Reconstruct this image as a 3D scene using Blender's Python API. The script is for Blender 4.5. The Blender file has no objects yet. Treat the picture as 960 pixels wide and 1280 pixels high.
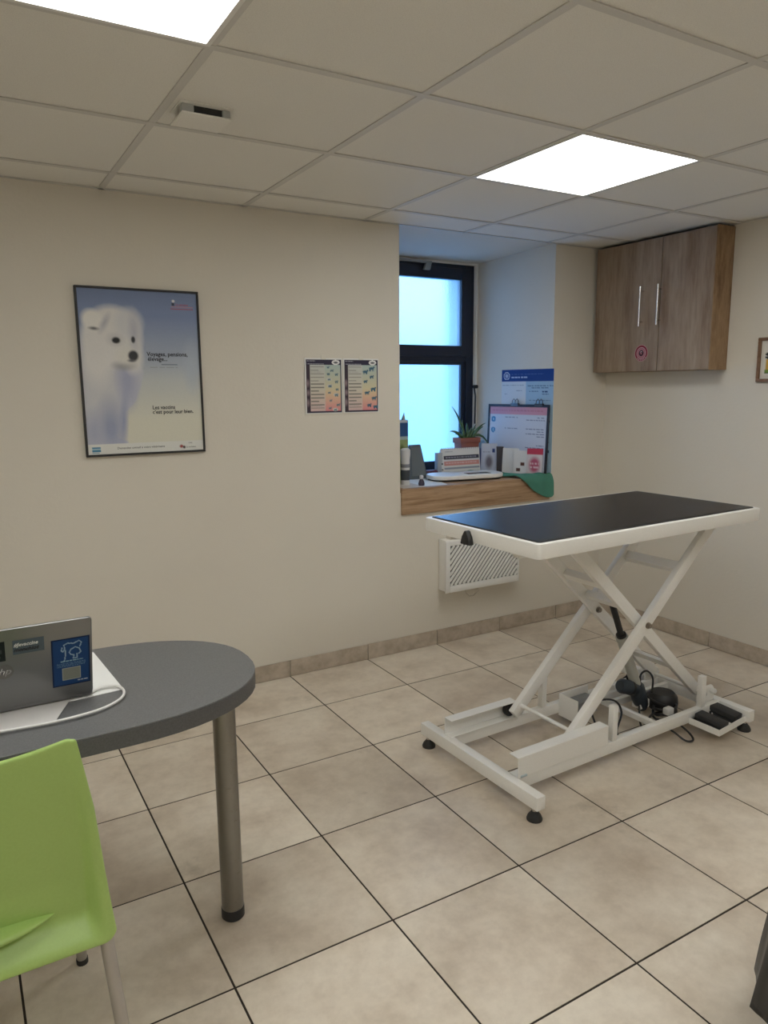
import bpy, bmesh, math, random
import numpy as np
from mathutils import Vector, Matrix, Euler
random.seed(7)
SC = bpy.context.scene
COL = SC.collection
PI = math.pi

# ------------------------------------------------------------------ camera, world, lights, exposure
YAW, PITCH, ROLL, F = 0.5309, -0.1686, -0.0083, 919.29
cam_d = bpy.data.cameras.new('camera'); cam = bpy.data.objects.new('camera', cam_d); COL.objects.link(cam)
cam_d.sensor_fit = 'VERTICAL'; cam_d.sensor_height = 32.0; cam_d.lens = F / 1280 * 32.0
cam_d.clip_start = 0.02
d = Vector((math.sin(YAW)*math.cos(PITCH), math.cos(YAW)*math.cos(PITCH), math.sin(PITCH)))
r = Vector((math.cos(YAW), -math.sin(YAW), 0)); u = r.cross(d)
rr = math.cos(ROLL)*r + math.sin(ROLL)*u; uu = -math.sin(ROLL)*r + math.cos(ROLL)*u
M = Matrix((rr, uu, -d)).transposed().to_4x4(); M.translation = Vector((0, -3.3023, 1.4438))
cam.matrix_world = M
SC.camera = cam

w = bpy.data.worlds.new('sky'); SC.world = w; w.use_nodes = True
wn = w.node_tree.nodes; wl = w.node_tree.links
bg = wn['Background']; bg.inputs[1].default_value = 1.0
tc = wn.new('ShaderNodeTexCoord'); sx = wn.new('ShaderNodeSeparateXYZ'); cr = wn.new('ShaderNodeValToRGB')
wl.new(tc.outputs['Generated'], sx.inputs[0]); wl.new(sx.outputs['Z'], cr.inputs[0]); wl.new(cr.outputs[0], bg.inputs[0])
cr.color_ramp.elements[0].position = 0.0; cr.color_ramp.elements[0].color = (.42, 1.2, 2.6, 1)
ce_ = cr.color_ramp.elements.new(.16); ce_.color = (1.2, 1.75, 3.1, 1)
cr.color_ramp.elements[2].position = 0.7; cr.color_ramp.elements[2].color = (.60, 1.5, 3.2, 1)

SC.view_settings.view_transform = 'Standard'; SC.view_settings.look = 'None'
SC.view_settings.gamma = 1.0; SC.view_settings.use_curve_mapping = False
SC.view_settings.exposure = 0.75
PANEL_STRENGTH = 5.6

# ------------------------------------------------------------------ helpers
def lin(c):
    return tuple(((x/255)/12.92 if x/255 <= 0.04045 else ((x/255+0.055)/1.055)**2.4) for x in c)

class MB:
    def __init__(s): s.v = []; s.f = []
    def add(s, vs, fs, m=None):
        o = len(s.v)
        for p in vs:
            p = Vector(p)
            if m is not None: p = m @ p
            s.v.append(tuple(p))
        s.f += [tuple(i+o for i in f) for f in fs]
        return s
    def box(s, x0, x1, y0, y1, z0, z1, m=None):
        vs = [(x, y, z) for z in (z0, z1) for y in (y0, y1) for x in (x0, x1)]
        fs = [(0,2,3,1),(4,5,7,6),(0,1,5,4),(2,6,7,3),(0,4,6,2),(1,3,7,5)]
        return s.add(vs, fs, m)
    def beam(s, p0, p1, wdt, hgt, up=(0,1,0)):
        """box along p0-p1; wdt measured along 'up', hgt across"""
        p0 = Vector(p0); p1 = Vector(p1); a = (p1-p0); L = a.length; a.normalize()
        b = Vector(up); b = (b - a*b.dot(a)).normalized(); c = a.cross(b)
        m = Matrix((a, b, c)).transposed().to_4x4(); m.translation = p0
        return s.box(0, L, -wdt/2, wdt/2, -hgt/2, hgt/2, m)
    def tube(s, pts, rad, n=8, closed=False):
        pts = [Vector(p) for p in pts]; N = len(pts)
        prev = None; rings = []
        for i, p in enumerate(pts):
            if closed: t = pts[(i+1) % N]-pts[i-1]
            else: t = pts[min(i+1, N-1)]-pts[max(i-1, 0)]
            t.normalize()
            if prev is None:
                a = Vector((0,0,1)) if abs(t.z) < 0.9 else Vector((1,0,0))
                b = (a - t*a.dot(t)).normalized()
            else: b = (prev - t*prev.dot(t)).normalized()
            prev = b; c = t.cross(b)
            rd = rad[i] if isinstance(rad, (list, tuple)) else rad
            rings.append([p + b*math.cos(2*PI*k/n)*rd + c*math.sin(2*PI*k/n)*rd for k in range(n)])
        vs = [q for rg in rings for q in rg]; fs = []
        M2 = N if closed else N-1
        for i in range(M2):
            for k in range(n):
                a0 = i*n+k; a1 = i*n+(k+1) % n; b0 = ((i+1) % N)*n+k; b1 = ((i+1) % N)*n+(k+1) % n
                fs.append((a0, a1, b1, b0))
        if not closed:
            fs.append(tuple(reversed(range(n)))); fs.append(tuple((N-1)*n+k for k in range(n)))
        return s.add(vs, fs)
    def lathe(s, prof, n=24, m=None):
        vs = []; fs = []
        for (rd, z) in prof:
            for k in range(n): vs.append((rd*math.cos(2*PI*k/n), rd*math.sin(2*PI*k/n), z))
        for i in range(len(prof)-1):
            for k in range(n):
                fs.append((i*n+k, i*n+(k+1) % n, (i+1)*n+(k+1) % n, (i+1)*n+k))
        fs.append(tuple(reversed(range(n)))); fs.append(tuple((len(prof)-1)*n+k for k in range(n)))
        return s.add(vs, fs, m)
    def prism(s, poly, z0, z1, m=None):
        n = len(poly)
        vs = [(x, y, z0) for x, y in poly] + [(x, y, z1) for x, y in poly]
        fs = [tuple(reversed(range(n))), tuple(range(n, 2*n))] + [(i, (i+1) % n, (i+1) % n+n, i+n) for i in range(n)]
        return s.add(vs, fs, m)
    def grid(s, P, flip=False):
        """P[i][j] points"""
        R = len(P); C = len(P[0]); fs = []
        for i in range(R-1):
            for j in range(C-1):
                q = (i*C+j, i*C+j+1, (i+1)*C+j+1, (i+1)*C+j)
                fs.append(tuple(reversed(q)) if flip else q)
        return s.add([p for row in P for p in row], fs)
    def build(s, name, mat, parent=None, bevel=0, seg=2, smooth=False, loc=None, rot=None, solid=0, subs=0, fix=True):
        me = bpy.data.meshes.new(name); me.from_pydata(s.v, [], s.f)
        bm = bmesh.new(); bm.from_mesh(me)
        if fix: bmesh.ops.recalc_face_normals(bm, faces=bm.faces)
        if bevel:
            es = [e for e in bm.edges if len(e.link_faces) == 2 and e.calc_face_angle(0) > 0.5]
            bmesh.ops.bevel(bm, geom=es, offset=bevel, segments=seg, affect='EDGES', profile=0.5, clamp_overlap=True)
        bm.to_mesh(me); bm.free()
        if smooth or bevel:
            for p in me.polygons: p.use_smooth = True
            if not (smooth == 'all'): 
                try: me.set_sharp_from_angle(angle=math.radians(38))
                except Exception: pass
        if mat: me.materials.append(mat)
        o = bpy.data.objects.new(name, me); COL.objects.link(o)
        if parent: o.parent = parent
        if loc: o.location = loc
        if rot: o.rotation_euler = rot
        if solid:
            md = o.modifiers.new('thick', 'SOLIDIFY'); md.thickness = solid; md.offset = 0
        if subs:
            md = o.modifiers.new('sub', 'SUBSURF'); md.levels = subs; md.render_levels = subs
        return o

def thing(name, label, cat, loc=(0,0,0), rotz=0, group=None):
    o = bpy.data.objects.new(name, None); o.empty_display_size = 0.1; COL.objects.link(o)
    o.location = loc; o.rotation_euler = (0, 0, rotz); o['label'] = label; o['category'] = cat
    if group: o['group'] = group
    return o
def tag(o, label, cat, group=None):
    o['label'] = label; o['category'] = cat
    if group: o['group'] = group
    return o
def struct(o): o['kind'] = 'structure'; return o

# ------------------------------------------------------------------ materials
def mat(name, col, rough=0.5, metal=0.0, spec=0.5, emit=None, es=0):
    m = bpy.data.materials.new(name); m.use_nodes = True
    b = m.node_tree.nodes['Principled BSDF']
    b.inputs['Base Color'].default_value = (*col[:3], 1); b.inputs['Roughness'].default_value = rough
    b.inputs['Metallic'].default_value = metal; b.inputs['Specular IOR Level'].default_value = spec
    if emit: b.inputs['Emission Color'].default_value = (*emit, 1); b.inputs['Emission Strength'].default_value = es
    return m
def N(m, t, **kw):
    n = m.node_tree.nodes.new(t)
    for k, v in kw.items(): setattr(n, k, v)
    return n
def L(m, a, b): m.node_tree.links.new(a, b)
def ramp(m, stops):
    n = N(m, 'ShaderNodeValToRGB'); e = n.color_ramp.elements
    while len(e) < len(stops): e.new(0.5)
    for el, (p, c) in zip(e, stops): el.position = p; el.color = (*c[:3], 1) if not isinstance(c, float) else (c, c, c, 1)
    return n
def noise(m, vec, scale, detail=4, rough=0.5, stretch=None):
    n = N(m, 'ShaderNodeTexNoise'); n.inputs['Scale'].default_value = scale
    n.inputs['Detail'].default_value = detail; n.inputs['Roughness'].default_value = rough
    if stretch:
        mp = N(m, 'ShaderNodeMapping'); mp.inputs['Scale'].default_value = stretch; L(m, vec, mp.inputs[0]); vec = mp.outputs[0]
    L(m, vec, n.inputs['Vector']); return n
def bump(m, h, strength=0.2, dist=0.002):
    n = N(m, 'ShaderNodeBump'); n.inputs['Strength'].default_value = strength; n.inputs['Distance'].default_value = dist
    L(m, h, n.inputs['Height']); L(m, n.outputs[0], m.node_tree.nodes['Principled BSDF'].inputs['Normal'])
def mixc(m, a, b, fac, mode='MIX'):
    n = N(m, 'ShaderNodeMix', data_type='RGBA', blend_type=mode)
    for sock, v in ((n.inputs[6], a), (n.inputs[7], b)):
        if isinstance(v, tuple): sock.default_value = (*v[:3], 1)
        else: L(m, v, sock)
    if isinstance(fac, float): n.inputs[0].default_value = fac
    else: L(m, fac, n.inputs[0])
    return n.outputs[2]
def BC(m): return m.node_tree.nodes['Principled BSDF'].inputs['Base Color']

def m_wall():
    m = mat('wall_plaster', (.72, .67, .585), .75, spec=.25)
    g = N(m, 'ShaderNodeNewGeometry').outputs['Position']
    n1 = noise(m, g, 1.3, 3); c = ramp(m, [(.3, (.70, .652, .57)), (.7, (.735, .69, .605))]); L(m, n1.outputs[0], c.inputs[0]); L(m, c.outputs[0], BC(m))
    n2 = noise(m, g, 55, 5, .6); bump(m, n2.outputs[0], .35, .003)
    return m
def m_ceil():
    m = mat('ceiling_panel', (.84, .82, .765), .9, spec=.2)
    g = N(m, 'ShaderNodeNewGeometry').outputs['Position']
    n1 = noise(m, g, 420, 2, .6); c = ramp(m, [(.30, (.75, .73, .68)), (.5, (.85, .83, .775)), (.8, (.88, .86, .80))]); L(m, n1.outputs[0], c.inputs[0]); L(m, c.outputs[0], BC(m))
    bump(m, n1.outputs[0], .3, .001)
    return m
def m_tile():
    m = mat('floor_tile', (.6, .53, .44), .38, spec=.4)
    geo = N(m, 'ShaderNodeNewGeometry'); g = geo.outputs['Position']
    oi = N(m, 'ShaderNodeObjectInfo')
    off = N(m, 'ShaderNodeVectorMath', operation='ADD'); sc = N(m, 'ShaderNodeVectorMath', operation='SCALE')
    cmb = N(m, 'ShaderNodeCombineXYZ'); L(m, oi.outputs['Random'], cmb.inputs[0]); L(m, oi.outputs['Random'], cmb.inputs[1])
    L(m, cmb.outputs[0], sc.inputs[0]); sc.inputs['Scale'].default_value = 9.0
    L(m, g, off.inputs[0]); L(m, sc.outputs[0], off.inputs[1]); v = off.outputs[0]
    n1 = noise(m, v, 3.2, 5, .6); c1 = ramp(m, [(.26, (.50, .415, .325)), (.5, (.70, .62, .515)), (.74, (.81, .745, .64))])
    L(m, n1.outputs[0], c1.inputs[0])
    n2 = noise(m, v, 22, 6, .7); c2 = ramp(m, [(.35, (.82, .80, .78)), (.6, (1, 1, 1))]); L(m, n2.outputs[0], c2.inputs[0])
    a = mixc(m, c1.outputs[0], c2.outputs[0], .55, 'MULTIPLY')
    n3 = noise(m, g, 2.1, 6, .72); c3 = ramp(m, [(.62, (1, 1, 1)), (.78, (.45, .42, .38))]); L(m, n3.outputs[0], c3.inputs[0])
    a = mixc(m, a, c3.outputs[0], .7, 'MULTIPLY')
    tv = ramp(m, [(0, (.90, .88, .86)), (1, (1.04, 1.03, 1.02))]); L(m, oi.outputs['Random'], tv.inputs[0])
    a = mixc(m, a, tv.outputs[0], 1.0, 'MULTIPLY'); L(m, a, BC(m))
    rr_ = ramp(m, [(.3, .30), (.7, .5)]); L(m, n2.outputs[0], rr_.inputs[0]); L(m, rr_.outputs[0], m.node_tree.nodes['Principled BSDF'].inputs['Roughness'])
    bump(m, n2.outputs[0], .12, .001)
    return m
def m_wood(name, c0, c1, c2, stretch, rough=.5, scale=6, off=(0,0,0)):
    m = mat(name, c1, rough, spec=.3)
    g = N(m, 'ShaderNodeNewGeometry').outputs['Position']
    n1 = noise(m, g, scale, 6, .65, stretch); c = ramp(m, [(.32, c0), (.5, c1), (.68, c2)]); L(m, n1.outputs[0], c.inputs[0])
    n2 = noise(m, g, scale*5, 4, .6, stretch); c2_ = ramp(m, [(.35, (.75, .72, .70)), (.6, (1, 1, 1))]); L(m, n2.outputs[0], c2_.inputs[0])
    L(m, mixc(m, c.outputs[0], c2_.outputs[0], .6, 'MULTIPLY'), BC(m)); bump(m, n2.outputs[0], .15, .001)
    return m
def m_brushed():
    m = mat('brushed_steel', (.27, .262, .245), .30, 1.0)
    g = N(m, 'ShaderNodeTexCoord').outputs['Object']
    n1 = noise(m, g, 30, 4, .6, (1, 1, 12)); c = ramp(m, [(.3, .26), (.7, .42)]); L(m, n1.outputs[0], c.inputs[0])
    L(m, c.outputs[0], m.node_tree.nodes['Principled BSDF'].inputs['Roughness'])
    return m
def m_speck(name, c0, c1, scale, rough, bs=.2):
    m = mat(name, c0, rough)
    g = N(m, 'ShaderNodeTexCoord').outputs['Object']
    n1 = noise(m, g, scale, 4, .6); c = ramp(m, [(.35, c0), (.65, c1)]); L(m, n1.outputs[0], c.inputs[0]); L(m, c.outputs[0], BC(m))
    if bs: bump(m, n1.outputs[0], bs, .001)
    return m
def m_mat_rubber():
    m = mat('ribbed_rubber', (.045, .047, .052), .20, spec=.9)
    g = N(m, 'ShaderNodeTexCoord').outputs['Object']
    n1 = noise(m, g, 60, 3); c = ramp(m, [(.3, (.016, .017, .019)), (.7, (.024, .025, .028))]); L(m, n1.outputs[0], c.inputs[0]); L(m, c.outputs[0], BC(m))
    return m
def m_print():
    m = mat('printed_paper', (1, 1, 1), .55, spec=.3)
    a = N(m, 'ShaderNodeVertexColor'); a.layer_name = 'print'; L(m, a.outputs[0], BC(m)); return m
def m_frost():
    m = bpy.data.materials.new('frosted_glass'); m.use_nodes = True; nt = m.node_tree; nt.nodes.clear()
    out = nt.nodes.new('ShaderNodeOutputMaterial')
    tr = nt.nodes.new('ShaderNodeBsdfTranslucent'); tr.inputs[0].default_value = (.80, .90, .94, 1)
    rf = nt.nodes.new('ShaderNodeBsdfRefraction'); rf.inputs['Color'].default_value = (.85, .95, .98, 1); rf.inputs['Roughness'].default_value = .42; rf.inputs['IOR'].default_value = 1.15
    gl = nt.nodes.new('ShaderNodeBsdfGlossy'); gl.inputs['Roughness'].default_value = .25
    m1 = nt.nodes.new('ShaderNodeMixShader'); m1.inputs[0].default_value = .72
    m2 = nt.nodes.new('ShaderNodeMixShader'); m2.inputs[0].default_value = .05
    nt.links.new(tr.outputs[0], m1.inputs[1]); nt.links.new(rf.outputs[0], m1.inputs[2])
    nt.links.new(m1.outputs[0], m2.inputs[1]); nt.links.new(gl.outputs[0], m2.inputs[2]); nt.links.new(m2.outputs[0], out.inputs[0])
    tcn = nt.nodes.new('ShaderNodeTexCoord'); vo = nt.nodes.new('ShaderNodeTexVoronoi'); vo.inputs['Scale'].default_value = 130
    bp = nt.nodes.new('ShaderNodeBump'); bp.inputs['Strength'].default_value = .7; bp.inputs['Distance'].default_value = .003
    nt.links.new(tcn.outputs['Object'], vo.inputs['Vector']); nt.links.new(vo.outputs['Distance'], bp.inputs['Height'])
    nt.links.new(bp.outputs[0], rf.inputs['Normal']); nt.links.new(bp.outputs[0], gl.inputs['Normal'])
    return m

WALL = m_wall(); CEIL = m_ceil(); TILE = m_tile(); PRINT = m_print(); FROST = m_frost()
PLENUM = mat('plenum', (.3, .28, .26), .9)
RAIL = mat('ceiling_rail', (.66, .64, .60), .6)
GROUT = mat('grout', (.03, .022, .015), .9)
BASE = m_speck('baseboard_tile', (.40, .335, .26), (.55, .47, .385), 14, .45, .1)
GROUTL = mat('grout_light', (.42, .38, .32), .9)
OAK = m_wood('oak_laminate', (.24, .165, .11), (.33, .245, .175), (.40, .31, .225), (2.4, 2.4, .35), .55, 5)
SILLW = m_wood('sill_wood', (.26, .155, .085), (.42, .275, .165), (.52, .36, .235), (.5, 3, 9), .45, 5)
NAVY = mat('window_paint', lin((26, 34, 52)), .4)
WHITE = m_speck('white_powder_coat', (.84, .825, .785), (.88, .865, .83), 300, .38, .08)
WHITEP = mat('white_plastic', (.80, .79, .76), .4)
PAPER = mat('paper', (.82, .82, .80), .7)
STEEL = m_brushed(); CHROME = mat('chrome', (.75, .73, .70), .22, 1)
BLACK = mat('black_plastic', (.018, .018, .02), .45); BLACKR = mat('black_rubber', (.02, .02, .02), .6)
DBLUE = mat('motor_blue_black', (.022, .032, .045), .42)
GREYT = mat('actuator_grey', (.42, .42, .38), .4)
RUBBER = m_mat_rubber()
DESK = m_speck('grey_desk_laminate', (.125, .125, .127), (.165, .165, .167), 350, .45, .05)
DESKE = m_speck('desk_edge_band', (.085, .085, .087), (.11, .11, .112), 250, .5, .05)
GREEN = m_speck('lime_plastic', (.37, .535, .15), (.385, .555, .16), 200, .38, .05)
CHLEG = mat('satin_aluminium', (.46, .44, .42), .38, .7)
LAPM = mat('laptop_silver', (.25, .25, .255), .36, .75)
TOWEL = m_speck('green_towel_cloth', (.055, .205, .15), (.085, .27, .20), 420, .95, .8)
ALOE = m_speck('aloe_leaf', (.045, .10, .045), (.09, .17, .075), 60, .45, .05)
TERRA = mat('terracotta', (.30, .095, .06), .7)
SOIL = mat('soil', (.04, .03, .02), .95)

def light_mat():
    m = mat('light_diffuser', (.9, .9, .88), .5, emit=(.99, 1.0, .97), es=PANEL_STRENGTH)
    return m
LIGHT = light_mat()

# flat print: a dense sheet whose colours are painted by a function of (u to the right, v downwards)
def sheet(name, w_, h_, nx, ny, fn, parent, loc, rot=(PI/2, 0, 0), bend=None, material=None):
    """sheet in local XY (x right, y up), rotated; fn(u,v)->(...,3) linear colours"""
    xs = np.linspace(0, 1, nx+1); ys = np.linspace(0, 1, ny+1)
    U, V = np.meshgrid(xs, ys)
    colr = fn(U, V)
    vs = []
    for j in range(ny+1):
        for i in range(nx+1):
            z = bend(U[j, i], V[j, i]) if bend else 0
            vs.append(((U[j, i]-.5)*w_, (.5-V[j, i])*h_, z))
    C = nx+1
    fs = [(j*C+i, (j+1)*C+i, (j+1)*C+i+1, j*C+i+1) for j in range(ny) for i in range(nx)]
    me = bpy.data.meshes.new(name); me.from_pydata(vs, [], fs)
    a = me.color_attributes.new('print', 'FLOAT_COLOR', 'POINT')
    buf = np.ones((len(vs), 4), dtype=np.float32); buf[:, :3] = colr.reshape(-1, 3); a.data.foreach_set('color', buf.ravel())
    me.materials.append(material or PRINT)
    o = bpy.data.objects.new(name, me); COL.objects.link(o); o.location = loc; o.rotation_euler = rot
    if parent: o.parent = parent
    return o
def fill(U, c): 
    A = np.zeros(U.shape+(3,)); A[:] = c; return A
def rect(A, U, V, u0, u1, v0, v1, c):
    k = (U >= u0) & (U <= u1) & (V >= v0) & (V <= v1); A[k] = c
def ell(A, U, V, cu, cv, ru, rv, c, soft=0, ang=0):
    ca, sa = math.cos(ang), math.sin(ang)
    x = (U-cu)*ca+(V-cv)*sa; y = -(U-cu)*sa+(V-cv)*ca
    dd = np.sqrt((x/ru)**2+(y/rv)**2)
    k = np.clip((1+soft-dd)/(2*soft+1e-6), 0, 1)[..., None] if soft else (dd <= 1).astype(float)[..., None]
    A[:] = A*(1-k)+np.array(c)*k
def poly(A, U, V, pts, c, k=1.0):
    ins = np.zeros(U.shape, bool); n = len(pts)
    for i in range(n):
        x0, y0 = pts[i]; x1, y1 = pts[(i+1) % n]
        cnd = ((y0 > V) != (y1 > V)) & (U < (x1-x0)*(V-y0)/(y1-y0+1e-12)+x0); ins ^= cnd
    A[ins] = A[ins]*(1-k)+np.array(c)*k
def smoothA(A, n=1):
    for _ in range(n):
        B = np.pad(A, ((1,1),(1,1),(0,0)), mode='edge')
        A = (B[1:-1,1:-1]*4+B[:-2,1:-1]+B[2:,1:-1]+B[1:-1,:-2]+B[1:-1,2:])/8
    return A
def textline(A, U, V, u0, u1, v, h, c, seed=0):
    rnd = np.random.RandomState(seed); x = u0
    while x < u1:
        wd = rnd.uniform(.02, .07); rect(A, U, V, x, min(x+wd, u1), v-h/2, v+h/2, c); x += wd+.014
def lettering(text, size, material, parent, loc, rot, name='lettering', shear=0, align='LEFT', extr=.0002, sx=1.0, bold=0.0):
    cu = bpy.data.curves.new(name, 'FONT'); cu.body = text; cu.size = size; cu.shear = shear; cu.align_x = align
    cu.extrude = extr; cu.resolution_u = 2; cu.offset = bold
    t = bpy.data.objects.new(name, cu); COL.objects.link(t)
    dg = bpy.context.evaluated_depsgraph_get(); me = bpy.data.meshes.new_from_object(t.evaluated_get(dg))
    bpy.data.objects.remove(t); me.name = name; me.materials.clear(); me.materials.append(material)
    o = bpy.data.objects.new(name, me); COL.objects.link(o); o.location = loc; o.rotation_euler = rot; o.scale = (sx, 1, 1)
    if parent: o.parent = parent
    return o
INK = mat('ink', (.03, .03, .035), .7); WINK = mat('white_ink', (.75, .76, .75), .6); RINK = mat('red_ink', (.45, .05, .06), .6)
BINK = mat('blue_ink', (.02, .05, .16), .6)

# ------------------------------------------------------------------ setting
X0, X1, Y0, H = -1.75, 3.545, -4.3, 2.242
# floor slab + tiles
fl = struct(MB().box(X0-.1, X1+.1, Y0-.1, .1, -.12, -.0014).build('floor', GROUT))
def cuts(a, b, start, step):
    xs = [a]; k = math.ceil((a-start)/step+1e-6)
    while start+k*step < b-1e-4: xs.append(start+k*step); k += 1
    xs.append(b); return xs
G = .0056
cache = {}
def tilemesh(name, wx, wy, h, material, bev):
    key = (name, round(wx, 4), round(wy, 4))
    if key not in cache:
        o = MB().box(-wx/2, wx/2, -wy/2, wy/2, -h, 0).build(name, material, bevel=bev, seg=1)
        cache[key] = o.data; bpy.data.objects.remove(o)
    return cache[key]
def place(name, me, loc, parent):
    o = bpy.data.objects.new(name, me); COL.objects.link(o); o.location = loc; o.parent = parent; return o
xs = cuts(X0, X1, 1.3761, .45); ys = cuts(Y0, 0, -.4041, .45)
for i in range(len(xs)-1):
    for j in range(len(ys)-1):
        wx, wy = xs[i+1]-xs[i]-G, ys[j+1]-ys[j]-G
        place('tile', tilemesh('tile', wx, wy, .008, TILE, .0006), ((xs[i]+xs[i+1])/2, (ys[j]+ys[j+1])/2, 0), fl)
# ceiling: slab, rails, tiles, leaving the cells of the lights
ce = struct(MB().box(X0-.1, X1+.1, Y0-.1, .02, H+.12, H+.2).build('ceiling', PLENUM))
cx = [.618+.6*k for k in (-4,-3,-2,-1)] + [.618, 1.2236, 1.8359, 2.4371, 3.0232]
cy = [-.2577, -.863, -1.4538, -2.0444] + [-2.0444-.6*k for k in (1,2,3)]
cxs = [X0]+[x for x in cx if X0+.05 < x < X1-.05]+[X1]; cys = [Y0]+sorted([y for y in cy if y > Y0+.05])+[0]
LIGHTS = [(1.8359, 2.4371, -1.4538, -.863), (.018, .618, -2.0444, -1.4538), (1.8359, 2.4371, -3.2444, -2.6444), (.018, .618, -3.8444, -3.2444), (-1.182, -.582, -2.6444, -2.0444)]  # last three panels are out of view, added to brighten the foreground floor
RW = .024
def cell_light(a, b, c, d_):
    for l in LIGHTS:
        if abs(a-l[0]) < .01 and abs(c-l[2]) < .01: return True
    return False
for x in cxs[1:-1]: MB().box(x-RW/2, x+RW/2, Y0, -.0, H, H+.003).build('grid_rail', RAIL, ce)
for y in cys[1:-1]: MB().box(X0, X1, y-RW/2, y+RW/2, H-.0005, H+.0025).build('grid_rail', RAIL, ce)
MB().box(X0, X1, -.02, 0, H, H+.002).box(X1-.02, X1, Y0, 0, H, H+.002).box(X0, X0+.02, Y0, 0, H, H+.002).box(X0, X1, Y0, Y0+.02, H, H+.002).build('edge_angle', RAIL, ce)
for i in range(len(cxs)-1):
    for j in range(len(cys)-1):
        if cell_light(cxs[i], cxs[i+1], cys[j], cys[j+1]): continue
        wx = cxs[i+1]-cxs[i]-.007; wy = cys[j+1]-cys[j]-.007
        place('ceiling_tile', tilemesh('ceiling_tile', wx, wy, .018, CEIL, .001), ((cxs[i]+cxs[i+1])/2, (cys[j]+cys[j+1])/2-.001, H+.0035+.018), ce)

# walls
ND, NE = .62, .96
XL, XR = 2.13, 3.012
poly_l = [(X0-.1, 0), (2.04, 0), (XL, ND), (XL, NE), (X0-.1, NE)]
poly_r = [(3.1, 0), (X1+.1, 0), (X1+.1, NE), (XR, NE), (XR, ND)]
poly_b = [(2.04, 0), (3.1, 0), (XR, ND), (XR, NE), (XL, NE), (XL, ND)]
wb = MB().prism(poly_l, -.05, 2.45).prism(poly_r, -.05, 2.45).prism(poly_b, -.05, .884)
z1 = 2.212
wb.add([(2.04,0,H+.01),(3.1,0,H+.01),(XR,ND,z1),(XL,ND,z1),(XL,NE,z1),(XR,NE,z1),(2.04,0,2.45),(3.1,0,2.45),(XL,NE,2.45),(XR,NE,2.45)],
       [(0,1,2,3),(3,2,5,4),(0,6,7,1),(4,5,9,8),(6,8,9,7),(0,3,4,8,6),(1,7,9,5,2)])
struct(wb.build('wall_back', WALL))
struct(MB().box(X1, X1+.1, Y0-.1, 0, -.05, 2.45).build('wall_right', WALL))
struct(MB().box(X0-.1, X0, Y0-.1, 0, -.05, 2.45).build('wall_left', WALL))
struct(MB().box(X0, X1, Y0-.1, Y0, -.05, 2.45).build('wall_front', WALL))
# unseen ground outside, put in dark and bluish to dim the lower pane
struct(m_ := MB().box(-6, 10, NE+.01, 14, -.6, -.5).build('ground_outside', mat('dim_blue_ground', (.22, .36, .42), .9)))

# baseboards of ceramic plinth pieces
def baseboard(name, axis, cutsl):
    root = None
    if axis == 'x': root = MB().box(X0, X1, -.006, 0, 0, .082).build(name, GROUTL)
    else: root = MB().box(X1-.006, X1, Y0, -.011, 0, .082).build(name, GROUTL)
    struct(root)
    for a, b in zip(cutsl[:-1], cutsl[1:]):
        if axis == 'x': MB().box(a+.002, b-.002, -.011, -.004, .002, .085).build('plinth_tile', BASE, root, bevel=.0015, seg=1)
        else: MB().box(X1-.011, X1-.004, a+.002, b-.002, .002, .085).build('plinth_tile', BASE, root, bevel=.0015, seg=1)
baseboard('baseboard_back', 'x', xs)
baseboard('baseboard_right', 'y', cuts(Y0, -.012, -.39, .45))

# window
WX0, WX1 = XL, XR-.028
struct(MB().box(XR-.030, XR, ND-.012, ND+.05, .90, z1).box(XL, XR-.03, ND-.010, ND+.05, z1-.014, z1).build('trim_2', WHITEP))
win = struct(MB().box(WX0, WX0+.045, ND-.005, ND+.055, .95, z1-.014).box(WX1-.06, WX1, ND-.005, ND+.055, .95, z1-.014)
             .box(WX0+.045, WX1-.06, ND-.005, ND+.055, z1-.06, z1-.014).box(WX0+.045, WX1-.06, ND-.005, ND+.055, .905, .955)
             .box(WX0+.045, WX1-.06, ND-.005, ND+.055, 1.60, 1.66).build('window_1', NAVY, bevel=.002, seg=1))
def sash(x0, x1, za, zb, wd, y0, y1):
    o = MB().box(x0, x0+wd, y0, y1, za, zb).box(x1-wd, x1, y0, y1, za, zb).box(x0+wd, x1-wd, y0, y1, za, za+wd).box(x0+wd, x1-wd, y0, y1, zb-wd, zb).build('sash', NAVY, win, bevel=.002, seg=1)
    MB().box(x0+wd-.003, x1-wd+.003, y0+.02, y0+.026, za+wd-.003, zb-wd+.003).build('pane', FROST, o)
    return o
sash(WX0+.035, 2.945, 1.630, z1-.04, .068, ND-.02, ND+.03)
sash(WX0+.040, 2.930, .930, 1.615, .036, ND+.005, ND+.035)
MB().box(2.30, 2.635, ND-.040, ND-.022, 2.185, 2.198).build('closer_arm', mat('closer_grey', (.4, .4, .38), .4, .6), win, bevel=.002)
MB().prism([(2.575, 2.145), (2.62, 2.145), (2.63, 2.184), (2.59, 2.184)], 0, .022, Matrix.Translation((0, ND-.022, 0)) @ Matrix.Rotation(PI/2, 4, 'X')).build('closer_bracket', mat('bracket_grey', (.35, .37, .37), .4, .5), win, bevel=.002)
MB().tube([(2.990, ND-.022, 2.19), (2.992, ND-.022, 1.0)], .006, 8).build('crank_rod', WHITEP, win, smooth=True)
MB().tube([(2.972, ND-.03, 1.45), (2.978, ND-.04, 1.38), (2.976, ND-.04, 1.20)], .005, 8).tube([(2.962, ND-.04, 1.44), (2.992, ND-.04, 1.44)], .011, 8).build('crank_handle', BLACK, win, smooth=True)

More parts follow.
